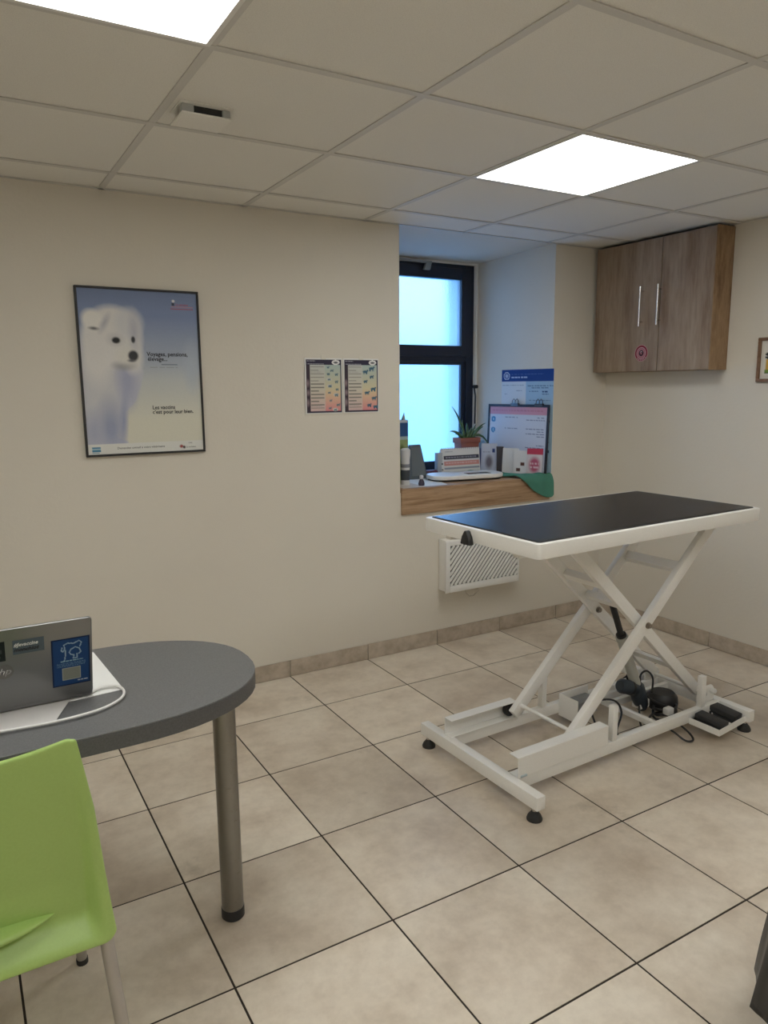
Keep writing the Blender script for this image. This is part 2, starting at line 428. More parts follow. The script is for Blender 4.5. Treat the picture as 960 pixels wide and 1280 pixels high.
# window sill: thick board with deep wooden fascia
sl = MB().prism([(2.04+.004, -.004), (3.1-.004, -.004), (XR-.004, ND-.006), (XL+.004, ND-.006)], .885, .905)
sl.box(2.044, 3.096, -.012, .012, .765, .9045)
struct(sl.build('trim_1', SILLW, bevel=.002, seg=2))['label'] = 'wooden window sill with deep front board'

# ------------------------------------------------------------------ ceiling lights
LB = ['square ceiling light panel near the window and wooden cabinet', 'square ceiling light panel cut off at the top left above the poster']
for i, (a, b, c, e) in enumerate(LIGHTS):
    if i == 4: LBL = 'unseen ceiling fill panel added over the desk side behind the viewer'
    elif i == 3: LBL = 'unseen ceiling fill panel added farthest from the window wall'
    elif i == 2: LBL = 'unseen ceiling fill panel added in line behind the one by the cabinet'
    else: LBL = LB[i]
    t = thing('ceiling_light', LBL, 'ceiling light', ((a+b)/2, (c+e)/2, H), 0, 'ceiling light panels')
    hx, hy = (b-a)/2-.003, (e-c)/2-.003; q = .012
    MB().box(-hx, hx, -hy, -hy+q, -.0015, .012).box(-hx, hx, hy-q, hy, -.0015, .012).box(-hx, -hx+q, -hy+q, hy-q, -.0015, .012).box(hx-q, hx, -hy+q, hy-q, -.0015, .012).build('frame', WHITEP, t)
    MB().box(-hx+q, hx-q, -hy+q, hy-q, .003, .008).build('diffuser', LIGHT, t)

# ceiling air vent
t = thing('ceiling_vent', 'small white ceiling air vent with a dark slot', 'vent', (.722, -1.035, H+.0035))
MB().box(-.078, .078, -.062, .055, -.004, 0).build('flange', CEIL, t, bevel=.001)
MB().box(-.050, .050, -.040, .050, -.026, -.004).build('slot', mat('vent_dark', (.03, .03, .03), .8), t)
VG = mat('vent_grey', (.42, .43, .42), .6)
MB().box(-.072, -.036, -.050, -.028, -.026, -.004).build('spacer', VG, t, bevel=.004)
MB().box(.048, .072, -.050, -.028, -.026, -.004).build('spacer', VG, t, bevel=.004)
MB().box(-.072, .072, -.052, .075, -.031, -.026).build('cover_plate', CEIL, t, bevel=.001)

# ------------------------------------------------------------------ dog poster
t = thing('framed_poster', 'black framed veterinary poster of a white puppy on the wall', 'poster', (.7395, 0, 1.162))
PW, PH = .508, .698
fb = .009
MB().box(-PW/2, PW/2, -.020, -.002, 0, fb).box(-PW/2, PW/2, -.020, -.002, PH-fb, PH).box(-PW/2, -PW/2+fb, -.020, -.002, fb, PH-fb).box(PW/2-fb, PW/2, -.020, -.002, fb, PH-fb).build('frame', BLACK, t, bevel=.0015, seg=1)
MB().box(-PW/2+.004, PW/2-.004, -.010, -.002, .004, PH-.004).build('backing', BLACK, t)
def dog(U, V):
    top = np.array((.225, .285, .46)); mid = np.array((.50, .54, .58)); low = np.array((.70, .68, .57))
    a = np.clip((V-.15)/.4, 0, 1)[..., None]; b = np.clip((V-.45)/.35, 0, 1)[..., None]
    A = top*(1-a)+mid*a; A = A*(1-b)+low*b
    A *= (1-.18*np.clip((.12-V)/.12, 0, 1))[..., None]
    wh = (.74, .72, .70); sh = (.40, .42, .56); md = (.60, .60, .64)
    body = [(.05, .40), (.47, .42), (.505, .50), (.475, .58), (.45, .62), (.42, .68), (.36, .72), (.30, .76), (.275, .82), (.245, .885), (.26, .905), (.33, .925), (.345, .94), (0, .94), (0, .45)]
    poly(A, U, V, body, (.55, .56, .62))
    A = smoothA(A, 2)
    ell(A, U, V, .14, .62, .16, .26, (.60, .60, .62), .5)
    ell(A, U, V, .36, .55, .07, .13, sh, .7); ell(A, U, V, .20, .84, .09, .14, (.33, .36, .50), .7); ell(A, U, V, .06, .86, .06, .1, (.42, .44, .55), .7)
    ell(A, U, V, .31, .80, .025, .12, (.33, .36, .52), .9, .15)
    ell(A, U, V, .26, .285, .245, .185, wh, .12); ell(A, U, V, .40, .20, .11, .085, (.66, .66, .67), .35)
    ell(A, U, V, .12, .40, .12, .16, wh, .4); ell(A, U, V, .42, .40, .085, .10, (.70, .69, .67), .3)
    ell(A, U, V, .11, .185, .085, .06, (.80, .78, .74), .25, .2)
    ell(A, U, V, .205, .20, .02, .055, (.50, .50, .54), .8, .7); ell(A, U, V, .115, .235, .035, .009, (.16, .16, .17), .6, .05)
    ell(A, U, V, .445, .25, .035, .09, (.50, .50, .56), .9)
    ell(A, U, V, .285, .30, .05, .03, (.55, .54, .55), .8)
    ell(A, U, V, .29, .303, .034, .0185, (.03, .03, .03), .25); ell(A, U, V, .432, .297, .017, .02, (.05, .05, .06), .3)
    ell(A, U, V, .34, .455, .07, .022, (.30, .30, .33), .8); ell(A, U, V, .36, .40, .08, .05, (.73, .71, .66), .5)
    ell(A, U, V, .425, .395, .042, .032, (.05, .05, .055), .22); ell(A, U, V, .41, .425, .03, .008, (.12, .12, .13), .6)
    ell(A, U, V, .93, .46, .05, .10, (.46, .52, .60), 1.0)
    n_ = np.random.RandomState(3).normal(0, 1, U.shape)[..., None]; A *= 1+.012*n_
    rect(A, U, V, -1, 2, .935, 2, (.74, .74, .70))
    rect(A, U, V, .03, .105, .955, .985, (.06, .22, .36)); rect(A, U, V, .035, .10, .965, .972, (.4, .55, .62)); rect(A, U, V, .035, .09, .99, .995, (.15, .3, .4))
    rect(A, U, V, .775, .97, .083, .089, (.50, .24, .26)); rect(A, U, V, .765, .97, .096, .104, (.42, .07, .09)); rect(A, U, V, .765, .97, .109, .113, (.50, .20, .22))
    ell(A, U, V, .795, .052, .012, .008, (.7, .7, .7), .3); rect(A, U, V, .778, .80, .062, .082, (.06, .07, .1))
    textline(A, U, V, .56, .80, .464, .004, (.32, .34, .36), 4); rect(A, U, V, .66, .80, .445, .449, (.12, .14, .18))
    ell(A, U, V, .80, .972, .016, .010, (.35, .08, .08), .3); ell(A, U, V, .825, .978, .012, .009, (.08, .05, .05), .3)
    return A
sheet('print', PW-2*fb, PH-2*fb, 170, 230, dog, t, (0, -.0135, PH/2))
RX = (PI/2, 0, 0)
def ptxt(s, u_, v_, size, m_=INK, **k):
    return lettering(s, size, m_, t, (-PW/2+fb+u_*(PW-2*fb), -.0142, PH-fb-v_*(PH-2*fb)), RX, **k)
ptxt('Voyages, pensions,', .54, .395, .0245, bold=.0005, sx=.95); ptxt('élevage...', .545, .425, .0245, bold=.0005, sx=.95)
ptxt('Les vaccins', .56, .728, .023, sx=.96, bold=.0004); ptxt("c'est pour leur bien.", .56, .757, .023, sx=.96, bold=.0004)
ptxt('Demandez conseil à votre vétérinaire', .24, .972, .0132)
ptxt('La vaccination', .845, .982, .010, INK, sx=.75); ptxt("c'est", .865, .955, .010, INK, sx=.9)
ptxt('La semaine', .815, .080, .015, RINK, sx=.8)

# ------------------------------------------------------------------ the two taped notices
def notice(kind):
    def fn(U, V):
        A = fill(U, (.78, .78, .76))
        rect(A, U, V, .04, .985, .03, .985, (.035, .03, .06))
        rect(A, U, V, .035, .13, .13, .97, (.05, .035, .05))
        for (cu, cv, rv) in ((.07, .45, .05), (.08, .62, .04), (.07, .80, .05)): ell(A, U, V, cu, cv, .035, rv, (.30, .22, .24), .8)
        v = (V-.12)/.85; a = np.clip(v*1.6, 0, 1)[..., None]; b = np.clip(v*2-1, 0, 1)[..., None]
        grd = np.array((.42, .52, .50))*(1-a)+np.array((.70, .60, .36))*a; grd = grd*(1-b)+np.array((.70, .25, .28))*b
        k = (U > .13) & (U < .945) & (V > .12) & (V < .955); A[k] = grd[k]
        k2 = k & (U < .54); A[k2] = (A*.35+np.array((.60, .57, .53))*.65)[k2]
        for i in range(13):
            vv = .155+i*.062
            rect(A, U, V, .15, .36 if i % 3 == 1 else .50, vv-.007, vv+.007, (.20, .19, .17))
            if i % 2: textline(A, U, V, .15, .44, vv+.03, .006, (.42, .38, .36), i+50)
        ell(A, U, V, .83, .075, .105, .045, (.80, .80, .78)); ell(A, U, V, .83, .078, .06, .018, (.10, .10, .12), .3)
        textline(A, U, V, .06, .28, .05, .012, (.55, .55, .6), 2); textline(A, U, V, .06, .5, .10, .010, (.5, .5, .55), 9)
        bl = (.05, .13, .20) if kind else (.13, .20, .24)
        rnd = random.Random(kind+1)
        spots = [(.80, .18), (.62, .24), (.80, .33), (.62, .42), (.84, .56), (.66, .63), (.86, .73), (.72, .86), (.90, .89)] if kind else \
                [(.62, .16), (.72, .22), (.62, .28), (.84, .29), (.64, .38), (.84, .42), (.66, .50), (.85, .56), (.64, .62), (.83, .66), (.68, .76), (.88, .84), (.66, .90), (.80, .93)]
        for (su, sv) in spots:
            s = (.052 if kind else .032)*rnd.uniform(.85, 1.2)
            if not kind and rnd.random() < .25: ell(A, U, V, su, sv, .07, .03, (.60, .60, .58), .2)
            ell(A, U, V, su, sv, s*1.15, s*.38, bl, .2); ell(A, U, V, su+s*1.1, sv-s*.35, s*.4, s*.25, bl, .2)
            for lg in (-.8, -.4, .5, .9): rect(A, U, V, su+lg*s-.008, su+lg*s+.008, sv, sv+s*.8, bl)
        return A
    return fn
for k, (x0, x1, lb) in enumerate(((1.500, 1.702, 'colourful animal notice sheet taped on the wall, left of the pair'), (1.708, 1.910, 'colourful animal notice sheet taped on the wall, right of the pair'))):
    t = thing('wall_notice', lb, 'notice', ((x0+x1)/2, -.0, 1.316), 0, 'notice sheets on the wall')
    sheet('print', x1-x0, .268, 70, 96, notice(k), t, (0, -.004, .134), bend=lambda u_, v_: .002*abs(u_-.5))
    MB().box(-.101, .101, -.0025, -.001, 0, .268).build('paper_back', PAPER, t)
    MB().box(-.012, .012, -.006, -.0045, .262, .280).build('tape', mat('tape', (.72, .68, .6), .3), t)

# ------------------------------------------------------------------ wall cabinet
CBX, CY0, CY1, CZ0, CZ1 = 3.402, -.822, -.030, 1.517, 2.232
t = thing('wall_cabinet', 'oak laminate wall cabinet with two doors high in the corner', 'cabinet', (X1, (CY0+CY1)/2, CZ0))
hw = (CY1-CY0)/2; D0 = CBX-X1
MB().box(D0+.020, -.001, -hw, hw, 0, .018).box(D0+.020, -.001, -hw, hw, CZ1-CZ0-.018, CZ1-CZ0).box(D0+.020, -.001, -hw, -hw+.018, .018, CZ1-CZ0-.018).box(D0+.020, -.001, hw-.018, hw, .018, CZ1-CZ0-.018).box(-.006, -.001, -hw+.018, hw-.018, .018, CZ1-CZ0-.018).build('body', OAK, t, bevel=.001, seg=1)
MB().box(D0+.002, -.001, -hw-.004, -hw-.0005, 0, CZ1-CZ0).build('side_panel', m_wood('oak_side', (.22, .13, .07), (.36, .235, .135), (.45, .31, .19), (2.2, 2.2, .5), .5, 8), t)
seam = -.497-(CY0+CY1)/2
for (a, b, hy, lb) in ((seam+.002, hw-.001, -.383, 0), (-hw, seam-.002, -.503, 1)):
    dd = MB().box(D0, D0+.018, a, b, .003, CZ1-CZ0-.004).build('door', OAK, t, bevel=.0012, seg=1)
    hz = hy-(CY0+CY1)/2
    for_ = MB().tube([(D0-.028, hz, 1.765-CZ0), (D0-.028, hz, 1.98-CZ0)], .0055, 10)
    for zz in (1.79-CZ0, 1.955-CZ0): for_.tube([(D0-.028, hz, zz), (D0, hz, zz)], .005, 8)
    for_.build('handle', CHROME, dd, smooth=True)
def stick(U, V):
    A = fill(U, (.24, .02, .035))
    r_ = np.hypot(U-.5, V-.5); A[r_ > .475] = (.62, .35, .35); A[r_ < .34] = (.50, .22, .25); A[(r_ < .36) & (r_ > .33)] = (.62, .42, .42)
    th = np.arctan2(V-.5, U-.5); k = (r_ > .25) & (r_ < .32) & (np.sin(th*26) > .1); A[k] = (.22, .05, .06)
    k = (r_ > .395) & (r_ < .445) & (np.sin(th*20) > .35) & (V > .75); A[k] = (.7, .6, .6)
    A[r_ < .19] = (.05, .02, .025)
    for (a, b) in ((.45, .42), (.50, .40), (.55, .43), (.42, .47)): ell(A, U, V, a, b, .022, .03, (.65, .5, .5))
    ell(A, U, V, .5, .53, .055, .05, (.45, .15, .18))
    return A
zc = 1.619-CZ0; yc = -.388-(CY0+CY1)/2
o = sheet('sticker', .090, .090, 60, 60, stick, t, (D0-.0012, yc, zc), (PI/2, 0, -PI/2))
o['label'] = 'round red sticker'
bm = bmesh.new(); bm.from_mesh(o.data)
bmesh.ops.delete(bm, geom=[f for f in bm.faces if f.calc_center_median().length > .0455], context='FACES'); bm.to_mesh(o.data); bm.free()

# framed picture on the right wall
t = thing('framed_picture', 'small wooden framed picture on the right wall below the cabinet', 'picture', (X1, -1.170, 1.452))
W2 = .165; HH = .218; b = .016
MB().box(-.018, -.001, -W2, W2, 0, b).box(-.018, -.001, -W2, W2, HH-b, HH).box(-.018, -.001, -W2, -W2+b, b, HH-b).box(-.018, -.001, W2-b, W2, b, HH-b).build('frame', m_wood('picture_wood', (.15, .08, .04), (.24, .135, .08), (.32, .2, .12), (2, .5, .5), .5, 20), t, bevel=.002)
def pic(U, V):
    A = fill(U, (.68, .64, .56)); rect(A, U, V, .05, .95, .10, .90, (.74, .70, .62))
    rect(A, U, V, .10, .9, .48, .80, (.62, .36, .07)); rect(A, U, V, .07, .9, .76, .83, (.18, .28, .05)); rect(A, U, V, .07, .9, .83, .86, (.05, .08, .02))
    ell(A, U, V, .13, .36, .05, .045, (.02, .02, .02)); ell(A, U, V, .15, .44, .07, .05, (.03, .03, .03)); ell(A, U, V, .5, .40, .08, .09, (.03, .03, .03)); ell(A, U, V, .66, .42, .07, .10, (.05, .04, .04))
    return A
sheet('print', 2*W2-2*b, HH-2*b, 60, 40, pic, t, (-.008, 0, HH/2), (PI/2, 0, -PI/2))
MB().box(-.006, -.001, -W2+b/2, W2-b/2, b/2, HH-b/2).build('backing', PAPER, t)

# ------------------------------------------------------------------ heater
t = thing('electric_heater', 'white electric wall heater with grille moire built as slanted slats under the window', 'heater', (2.545, 0, .313))
HW, HT = .262, .285
MB().box(-HW+.006, HW-.006, -.072, -.002, .004, HT+.01).build('housing', WHITE, t, bevel=.004)
MB().box(-HW, -HW+.030, -.082, -.072, 0, HT).box(HW-.012, HW, -.082, -.072, 0, HT).box(-HW+.030, HW-.012, -.082, -.072, 0, .038).box(-HW+.030, HW-.012, -.082, -.072, HT-.02, HT).build('front_frame', WHITEP, t, bevel=.002)
MB().box(-HW+.03, HW-.012, -.0735, -.0722, .038, HT-.02).build('grille_back', mat('heater_dark', (.07, .07, .065), .7), t)
g = MB(); x_lo, x_hi, z_lo, z_hi = -HW+.031, HW-.013, .039, HT-.021
sl_ = .86; pitch = .0285  # slanted slats give shape to the moire of horizontal slots
import itertools
def clipseg(c):
    # line z = z_lo + (x - c)/sl_ ... clipped to the grille opening
    P = []
    for z in (z_lo, z_hi):
        x = c+(z-z_lo)*sl_
        P.append((x, z))
    (xa, za), (xb, zb) = P
    def at_x(x): return za+(x-xa)*(zb-za)/(xb-xa)
    if xb < x_lo or xa > x_hi: return None
    if xa < x_lo: za2 = at_x(x_lo); xa2 = x_lo
    else: xa2, za2 = xa, za
    if xb > x_hi: zb2 = at_x(x_hi); xb2 = x_hi
    else: xb2, zb2 = xb, zb
    return (xa2, za2), (xb2, zb2)
c = x_lo-(z_hi-z_lo)*sl_
while c < x_hi:
    s_ = clipseg(c)
    if s_ and math.hypot(s_[1][0]-s_[0][0], s_[1][1]-s_[0][1]) > .015:
        g.beam((s_[0][0], -.077, s_[0][1]), (s_[1][0], -.077, s_[1][1]), .007, .0135, (0, 1, 0))
    c += pitch
gr = g.build('grille', WHITEP, t, bevel=.001, seg=1); gr['kind'] = 'stuff'
MB().box(HW-.075, HW-.01, -.092, -.082, .165, .26).build('control_panel', WHITEP, t, bevel=.003)
tag(MB().tube([(2.44, -.045, .322), (2.445, -.05, .285), (2.47, -.05, .262), (2.50, -.05, .262), (2.53, -.05, .285), (2.535, -.045, .322)], .0028, 6).build('heater_cable', mat('cable_beige', (.55, .5, .42), .6), smooth=True), 'thin pale looped cable hanging under the wall heater', 'cable')

# ------------------------------------------------------------------ things on the sill (z = .905)
SZ = .9055
# poster on the reveal
rv = math.atan2(ND, XR-3.1); dx, dy = math.cos(rv), math.sin(rv)   # direction along the reveal going away
nx_, ny_ = -dy, dx                                                   # towards the niche
def on_rev(s_, off): return (3.1+dx*s_+nx_*off, 0+dy*s_+ny_*off)
RZ = rv-PI                                                           # sheet's x axis runs from far to near
def wpost(U, V):
    A = fill(U, (.62, .66, .70)); rect(A, U, V, -1, 2, -1, .115, (.012, .045, .22)); rect(A, U, V, -1, .48, .115, 2, (.66, .69, .72)); rect(A, U, V, .48, 2, .115, 2, (.36, .52, .66))
    ell(A, U, V, .10, .062, .062, .038, (.6, .65, .75)); ell(A, U, V, .10, .062, .050, .031, (.015, .05, .22)); ell(A, U, V, .10, .062, .03, .019, (.45, .5, .65), .3)
    textline(A, U, V, .20, .50, .075, .016, (.45, .52, .7), 3); textline(A, U, V, .2, .8, .045, .005, (.08, .14, .34), 5)
    for v, a, b in ((.16, .52, .99), (.178, .6, .92), (.215, .55, .72), (.217, .8, .92), (.24, .8, .92)): textline(A, U, V, a, b, v, .008, (.03, .06, .18), int(v*1000))
    for v, a, b in ((.155, .02, .44), (.19, .13, .2), (.205, .3, .4), (.24, .06, .12)): textline(A, U, V, a, b, v, .004, (.3, .34, .4), int(v*1000))
    for i in range(12): textline(A, U, V, .55, .95, .30+i*.05, .006, (.15, .22, .34), i)
    rect(A, U, V, .82, .95, .49, .51, (.05, .08, .2)); rect(A, U, V, .84, .95, .78, .80, (.05, .08, .2))
    return A
t = thing('wall_poster', 'white and blue information poster on the window reveal', 'poster', (*on_rev(.190, 0), .92))
t.rotation_euler = (0, 0, RZ)
sheet('print', .41, .622, 90, 150, wpost, t, (0, -.004, .311))
MB().box(-.205, .205, -.003, -.001, 0, .622).build('paper_back', PAPER, t)
# framed notice board standing against it
t = thing('notice_frame', 'black framed printed notice standing at the right end of the sill', 'notice board', (*on_rev(.238, .036), SZ)); t.rotation_euler = (0, 0, RZ)
FW2, FH = .246, .425; b = .016
tilt = Matrix.Rotation(-.04, 4, 'X')
MB().box(-FW2, FW2, -.010, 0, 0, b, tilt).box(-FW2, FW2, -.010, 0, FH-b, FH, tilt).box(-FW2, -FW2+b, -.010, 0, b, FH-b, tilt).box(FW2-b, FW2, -.010, 0, b, FH-b, tilt).build('frame', mat('frame_black', (.02, .022, .035), .5), t, bevel=.002, seg=1)
def nb(U, V):
    A = fill(U, (.62, .64, .70)); rect(A, U, V, -1, 2, -1, .115, (.62, .30, .36)); textline(A, U, V, .05, .95, .06, .03, (.55, .22, .28), 1)
    for cv in (.20, .37): ell(A, U, V, .07, cv, .04, .045, (.03, .20, .38)); ell(A, U, V, .07, cv, .016, .025, (.35, .5, .62))
    rnd = np.random.RandomState(5)
    for i in range(22):
        v = .16+i*.036
        if i in (4, 9): textline(A, U, V, 0, .98, v, .006, (.10, .16, .28), i); continue
        textline(A, U, V, .66 if i % 2 else .84, .97, v, .009, (.16, .18, .26), i)
        if i % 5 == 0: textline(A, U, V, .28, .5, v, .008, (.2, .24, .32), i)
    return A
o = sheet('print', 2*FW2-2*b, FH-2*b, 80, 80, nb, t, (0, FH/2*.04-.0065, FH/2), (PI/2-.04, 0, 0))
MB().box(-FW2+b/2, FW2-b/2, -.004, -.001, b/2, FH-b/2, tilt).build('backing', PAPER, t)
for k, px in enumerate((-.025, .165)):
    c = MB(); 
    for q in (-.012, .012): c.tube([tilt @ Vector((px+q-.014, -.004, FH)), tilt @ Vector((px+q-.012, -.004, FH+.022)), tilt @ Vector((px+q, -.004, FH+.034)), tilt @ Vector((px+q+.012, -.004, FH+.022)), tilt @ Vector((px+q+.014, -.004, FH))], .0025, 6)
    c.box(px-.03, px+.03, -.014, .002, FH-.012, FH+.006, tilt)
    c.build('clip', mat('clip_metal', (.12, .11, .11), .3, .8), t, smooth=True)
# leaflets standing in front
def leaflet(name, label, x, y, rz, w_, h_, fn, curve, lean=.18):
    t = thing(name, label, 'leaflet', (x, y, SZ), rz, 'leaflets standing on the sill')
    o = sheet('print', w_, h_, 24, 30, fn, t, (0, 0, h_/2), (PI/2-lean, 0, 0), bend=lambda u_, v_: curve*(1-v_)**2+.25*curve*math.sin(u_*PI))
    md = o.modifiers.new('thick', 'SOLIDIFY'); md.thickness = .0025; md.offset = -1
    MB().prism([(-w_*.3, 0), (w_*.3, 0), (w_*.25, .06), (-w_*.25, .06)], 0, .004).build('foot_fold', PAPER, t)
    return t
def lf1(U, V): A = fill(U, (.16, .26, .55)); ell(A, U, V, .5, .6, .3, .3, (.10, .10, .35), .5); rect(A, U, V, 0, 1, 0, .25, (.25, .45, .70)); return A
def lf2(U, V): A = fill(U, (.55, .60, .72)); ell(A, U, V, .5, .65, .22, .22, (.16, .15, .2), .4); rect(A, U, V, .7, .85, .2, .3, (.03, .06, .25)); textline(A, U, V, .1, .6, .3, .02, (.3, .33, .45), 1); return A
def lf3(U, V): A = fill(U, (.66, .67, .68)); textline(A, U, V, .5, .8, .12, .02, (.3, .3, .35), 2); return A
def lf4(U, V): A = fill(U, (.68, .68, .69)); rect(A, U, V, .45, .7, .5, .62, (.10, .04, .03)); rect(A, U, V, .2, .42, .72, .85, (.10, .05, .04)); textline(A, U, V, .3, .95, .25, .03, (.1, .15, .35), 2); return A
def lf5(U, V): A = fill(U, (.66, .60, .62)); rect(A, U, V, -1, 2, -1, .22, (.50, .05, .10)); ell(A, U, V, .5, .6, .33, .28, (.45, .10, .17), .3); textline(A, U, V, .25, .75, .55, .05, (.7, .5, .55), 2); textline(A, U, V, .25, .75, .68, .05, (.7, .5, .55), 3); return A
def lfd(U, V): return fill(U, (.09, .08, .085))
leaflet('leaflet', 'blue printed leaflet beside the aloe pot', 2.905, .47, -.75, .10, .195, lf1, -.004, .06)
leaflet('leaflet', 'pale blue leaflet with a small dark picture, second from the left', 2.935, .375, -.8, .10, .18, lf2, -.006, .08)
leaflet('leaflet', 'dark curled leaflet in the middle of the row', 2.958, .290, -1.15, .05, .165, lfd, .012, .03)
leaflet('leaflet', 'plain white curled leaflet in the middle of the row', 2.965, .205, -.95, .10, .16, lf3, -.012, .06)
leaflet('leaflet', 'white leaflet with two small dark pictures', 2.985, .125, -1.0, .10, .15, lf4, -.008, .08)
leaflet('leaflet', 'white leaflet with a red heading and red round picture', 3.018, .045, -1.1, .10, .165, lf5, -.005, .05)

# scale
t = thing('digital_scale', 'flat white digital scale with grey display on the sill', 'scale', (2.590, .168, SZ), -.165)
rp = [];  W3, D3, R3 = .232, .105, .085
for (cx_, cy_, a0) in ((W3-R3, D3-R3, 0), (-W3+R3, D3-R3, 90), (-W3+R3, -D3+R3, 180), (W3-R3, -D3+R3, 270)):
    for k in range(7): a = math.radians(a0+k*15); rp.append((cx_+R3*math.cos(a), cy_+R3*math.sin(a)))
MB().prism([(x*.96, y*.9) for x, y in rp], .0, .010).build('base', BLACK, t, bevel=.002)
MB().prism(rp, .010, .034).build('body', WHITEP, t, bevel=.006, seg=3)
MB().box(-.01, .14, -.070, -.005, .0342, .0355).build('display', mat('lcd', (.10, .13, .12), .25), t, bevel=.001, seg=1)
MB().box(.098, .132, -.062, -.013, .0355, .0362).build('button_pad', BLACK, t)
# papers under the left part
tag(MB().prism([(2.075, .02), (2.36, .02), (2.44, .30), (2.24, .34)], SZ, SZ+.0012).build('paper_sheet', PAPER), 'white paper sheet lying under the scale on the sill', 'paper')
tag(MB().prism([(2.062, .004), (2.20, .0), (2.21, .16), (2.09, .18)], SZ+.0014, SZ+.003).build('paper_sheet', mat('paper_cream', (.62, .56, .5), .7)), 'cream paper sheet at the left end of the sill', 'paper')
# calendar
t = thing('desk_calendar', 'white spiral desk calendar standing behind the scale', 'calendar', (2.685, .345, SZ), -.05)
def cal(U, V):
    A = fill(U, (.70, .70, .70)); rect(A, U, V, .06, .98, .26, .40, (.035, .035, .06)); rect(A, U, V, .06, .98, .46, .62, (.62, .28, .26)); rect(A, U, V, .06, .98, .70, .76, (.3, .33, .4)); rect(A, U, V, .06, .98, .86, .90, (.35, .5, .45))
    textline(A, U, V, .1, .3, .12, .03, (.25, .25, .3), 1); textline(A, U, V, .1, .9, .33, .05, (.3, .3, .35), 4); textline(A, U, V, .1, .9, .54, .05, (.72, .5, .48), 4)
    for q in (.3, .52, .73, .9): rect(A, U, V, .0, .03, q, q+.05, (.1, .1, .12))
    return A
o = sheet('page', .28, .165, 70, 44, cal, t, (0, -.012, .083), (PI/2-.13, 0, 0)); md = o.modifiers.new('thick', 'SOLIDIFY'); md.thickness = .003; md.offset = -1
MB().add([(-.14, -.018, 0), (.14, -.018, 0), (.14, .05, 0), (-.14, .05, 0), (-.14, .004, .165), (.14, .004, .165), (.14, .008, .165), (-.14, .008, .165)], [(0,1,2,3),(0,4,5,1),(3,2,6,7),(4,7,6,5),(0,3,7,4),(1,5,6,2)]).build('stand', PAPER, t)
cc = MB()
for k in range(18): 
    x = -.13+k*.0153; cc.tube([(x, .005+.008*math.cos(a), .162+.008*math.sin(a)) for a in [j*PI/3 for j in range(6)]], .0011, 4, closed=True)
sp = cc.build('spiral_binding', mat('spiral', (.1, .1, .1), .3, .8), t)
tag(MB().box(2.518, 2.552, .34, .375, SZ, 1.048).build('carton', mat('grey_carton', (.42, .45, .48), .7), bevel=.002), 'slim pale grey carton left of the calendar', 'carton')
# aloe
t = thing('potted_aloe', 'small aloe in a terracotta pot behind the calendar', 'plant', (2.825, .465, SZ))
MB().add([(-.058, -.032, 0), (.058, -.032, 0), (.058, .032, 0), (-.058, .032, 0), (-.072, -.040, .215), (.072, -.040, .215), (.072, .040, .215), (-.072, .040, .215)], [(0,1,2,3),(0,4,5,1),(1,5,6,2),(2,6,7,3),(3,7,4,0),(4,7,6,5)]).box(-.078, .078, -.044, .044, .185, .217).build('pot', TERRA, t, bevel=.003)
MB().box(-.062, .062, -.034, .034, .212, .2175).build('soil', SOIL, t)
rnd = random.Random(4)
leaves = [((-.01, 0), (-.125, -.01, .415), .010, .05), ((0, -.01), (-.02, -.02, .30), .013, .0), ((.02, 0), (.00, .0, .31), .012, .0), ((-.03, -.01), (-.045, -.01, .33), .012, .01), ((-.03, 0), (-.145, -.02, .262), .013, .03), ((-.035, -.01), (-.11, -.03, .245), .012, .02),
          ((.03, 0), (.135, -.02, .305), .011, .03), ((.03, -.01), (.11, -.03, .285), .010, .02), ((.01, -.01), (.05, -.03, .30), .012, .0), ((.035, 0), (.060, 0, .285), .010, .0), ((.03, -.01), (.17, -.06, .10), .009, .13), ((-.01, -.01), (.02, -.03, .285), .014, 0), ((.01, .01), (-.06, .0, .29), .012, 0), ((0, .01), (.08, .01, .275), .012, .02)]
for (bx, by), tip, wd, arch in leaves:
    p0 = Vector((bx, by, .213)); p2 = Vector(tip); p1 = (p0+p2)/2+Vector((0, 0, arch))
    pts = [p0*(1-s)**2+p1*2*s*(1-s)+p2*s*s for s in [k/6 for k in range(7)]]
    MB().tube(pts, [wd*(1-.9*(k/6)**1.5) for k in range(7)], 6).build('leaf', ALOE, t, smooth='all')
# left end clutter
t = thing('feed_packet', 'upright blue and green printed packet at the left end of sill', 'packet', (2.165, .20, SZ), .1)
def pk(U, V):
    A = fill(U, (.30, .36, .16)); rect(A, U, V, -1, 2, -1, .05, (.5, .55, .6)); rect(A, U, V, -1, 2, .05, .26, (.03, .09, .24)); rect(A, U, V, -1, 2, .26, .31, (.4, .5, .5))
    for cu, cv in ((.3, .5), (.6, .45), (.75, .6), (.4, .7), (.7, .85)): ell(A, U, V, cu, cv, .14, .06, (.12, .16, .05), .5)
    ell(A, U, V, .55, .55, .12, .05, (.55, .5, .12), .4); return A
MB().box(-.06, .055, 0, .05, 0, .355).build('box_body', mat('packet_blue', (.05, .11, .22), .5), t, bevel=.002)
sheet('print', .115, .355, 20, 60, pk, t, (-.0025, -.0012, .1775))
MB().add([(.030, .01, .355), (.045, .01, .355), (.045, .03, .355), (.030, .03, .355), (.044, .02, .40)], [(0,1,2,3),(0,1,4),(1,2,4),(2,3,4),(3,0,4)]).build('nozzle', GREYT, t)
t = thing('spray_bottle', 'white printed bottle with dark cap at the left end of sill', 'bottle', (2.148, .12, SZ))
MB().lathe([(.001, 0), (.023, 0), (.025, .006), (.025, .14), (.028, .17), (.028, .195), (.018, .205), (.001, .206)], 20).build('bottle_body', mat('bottle_white', (.66, .66, .66), .4), t, smooth=True)
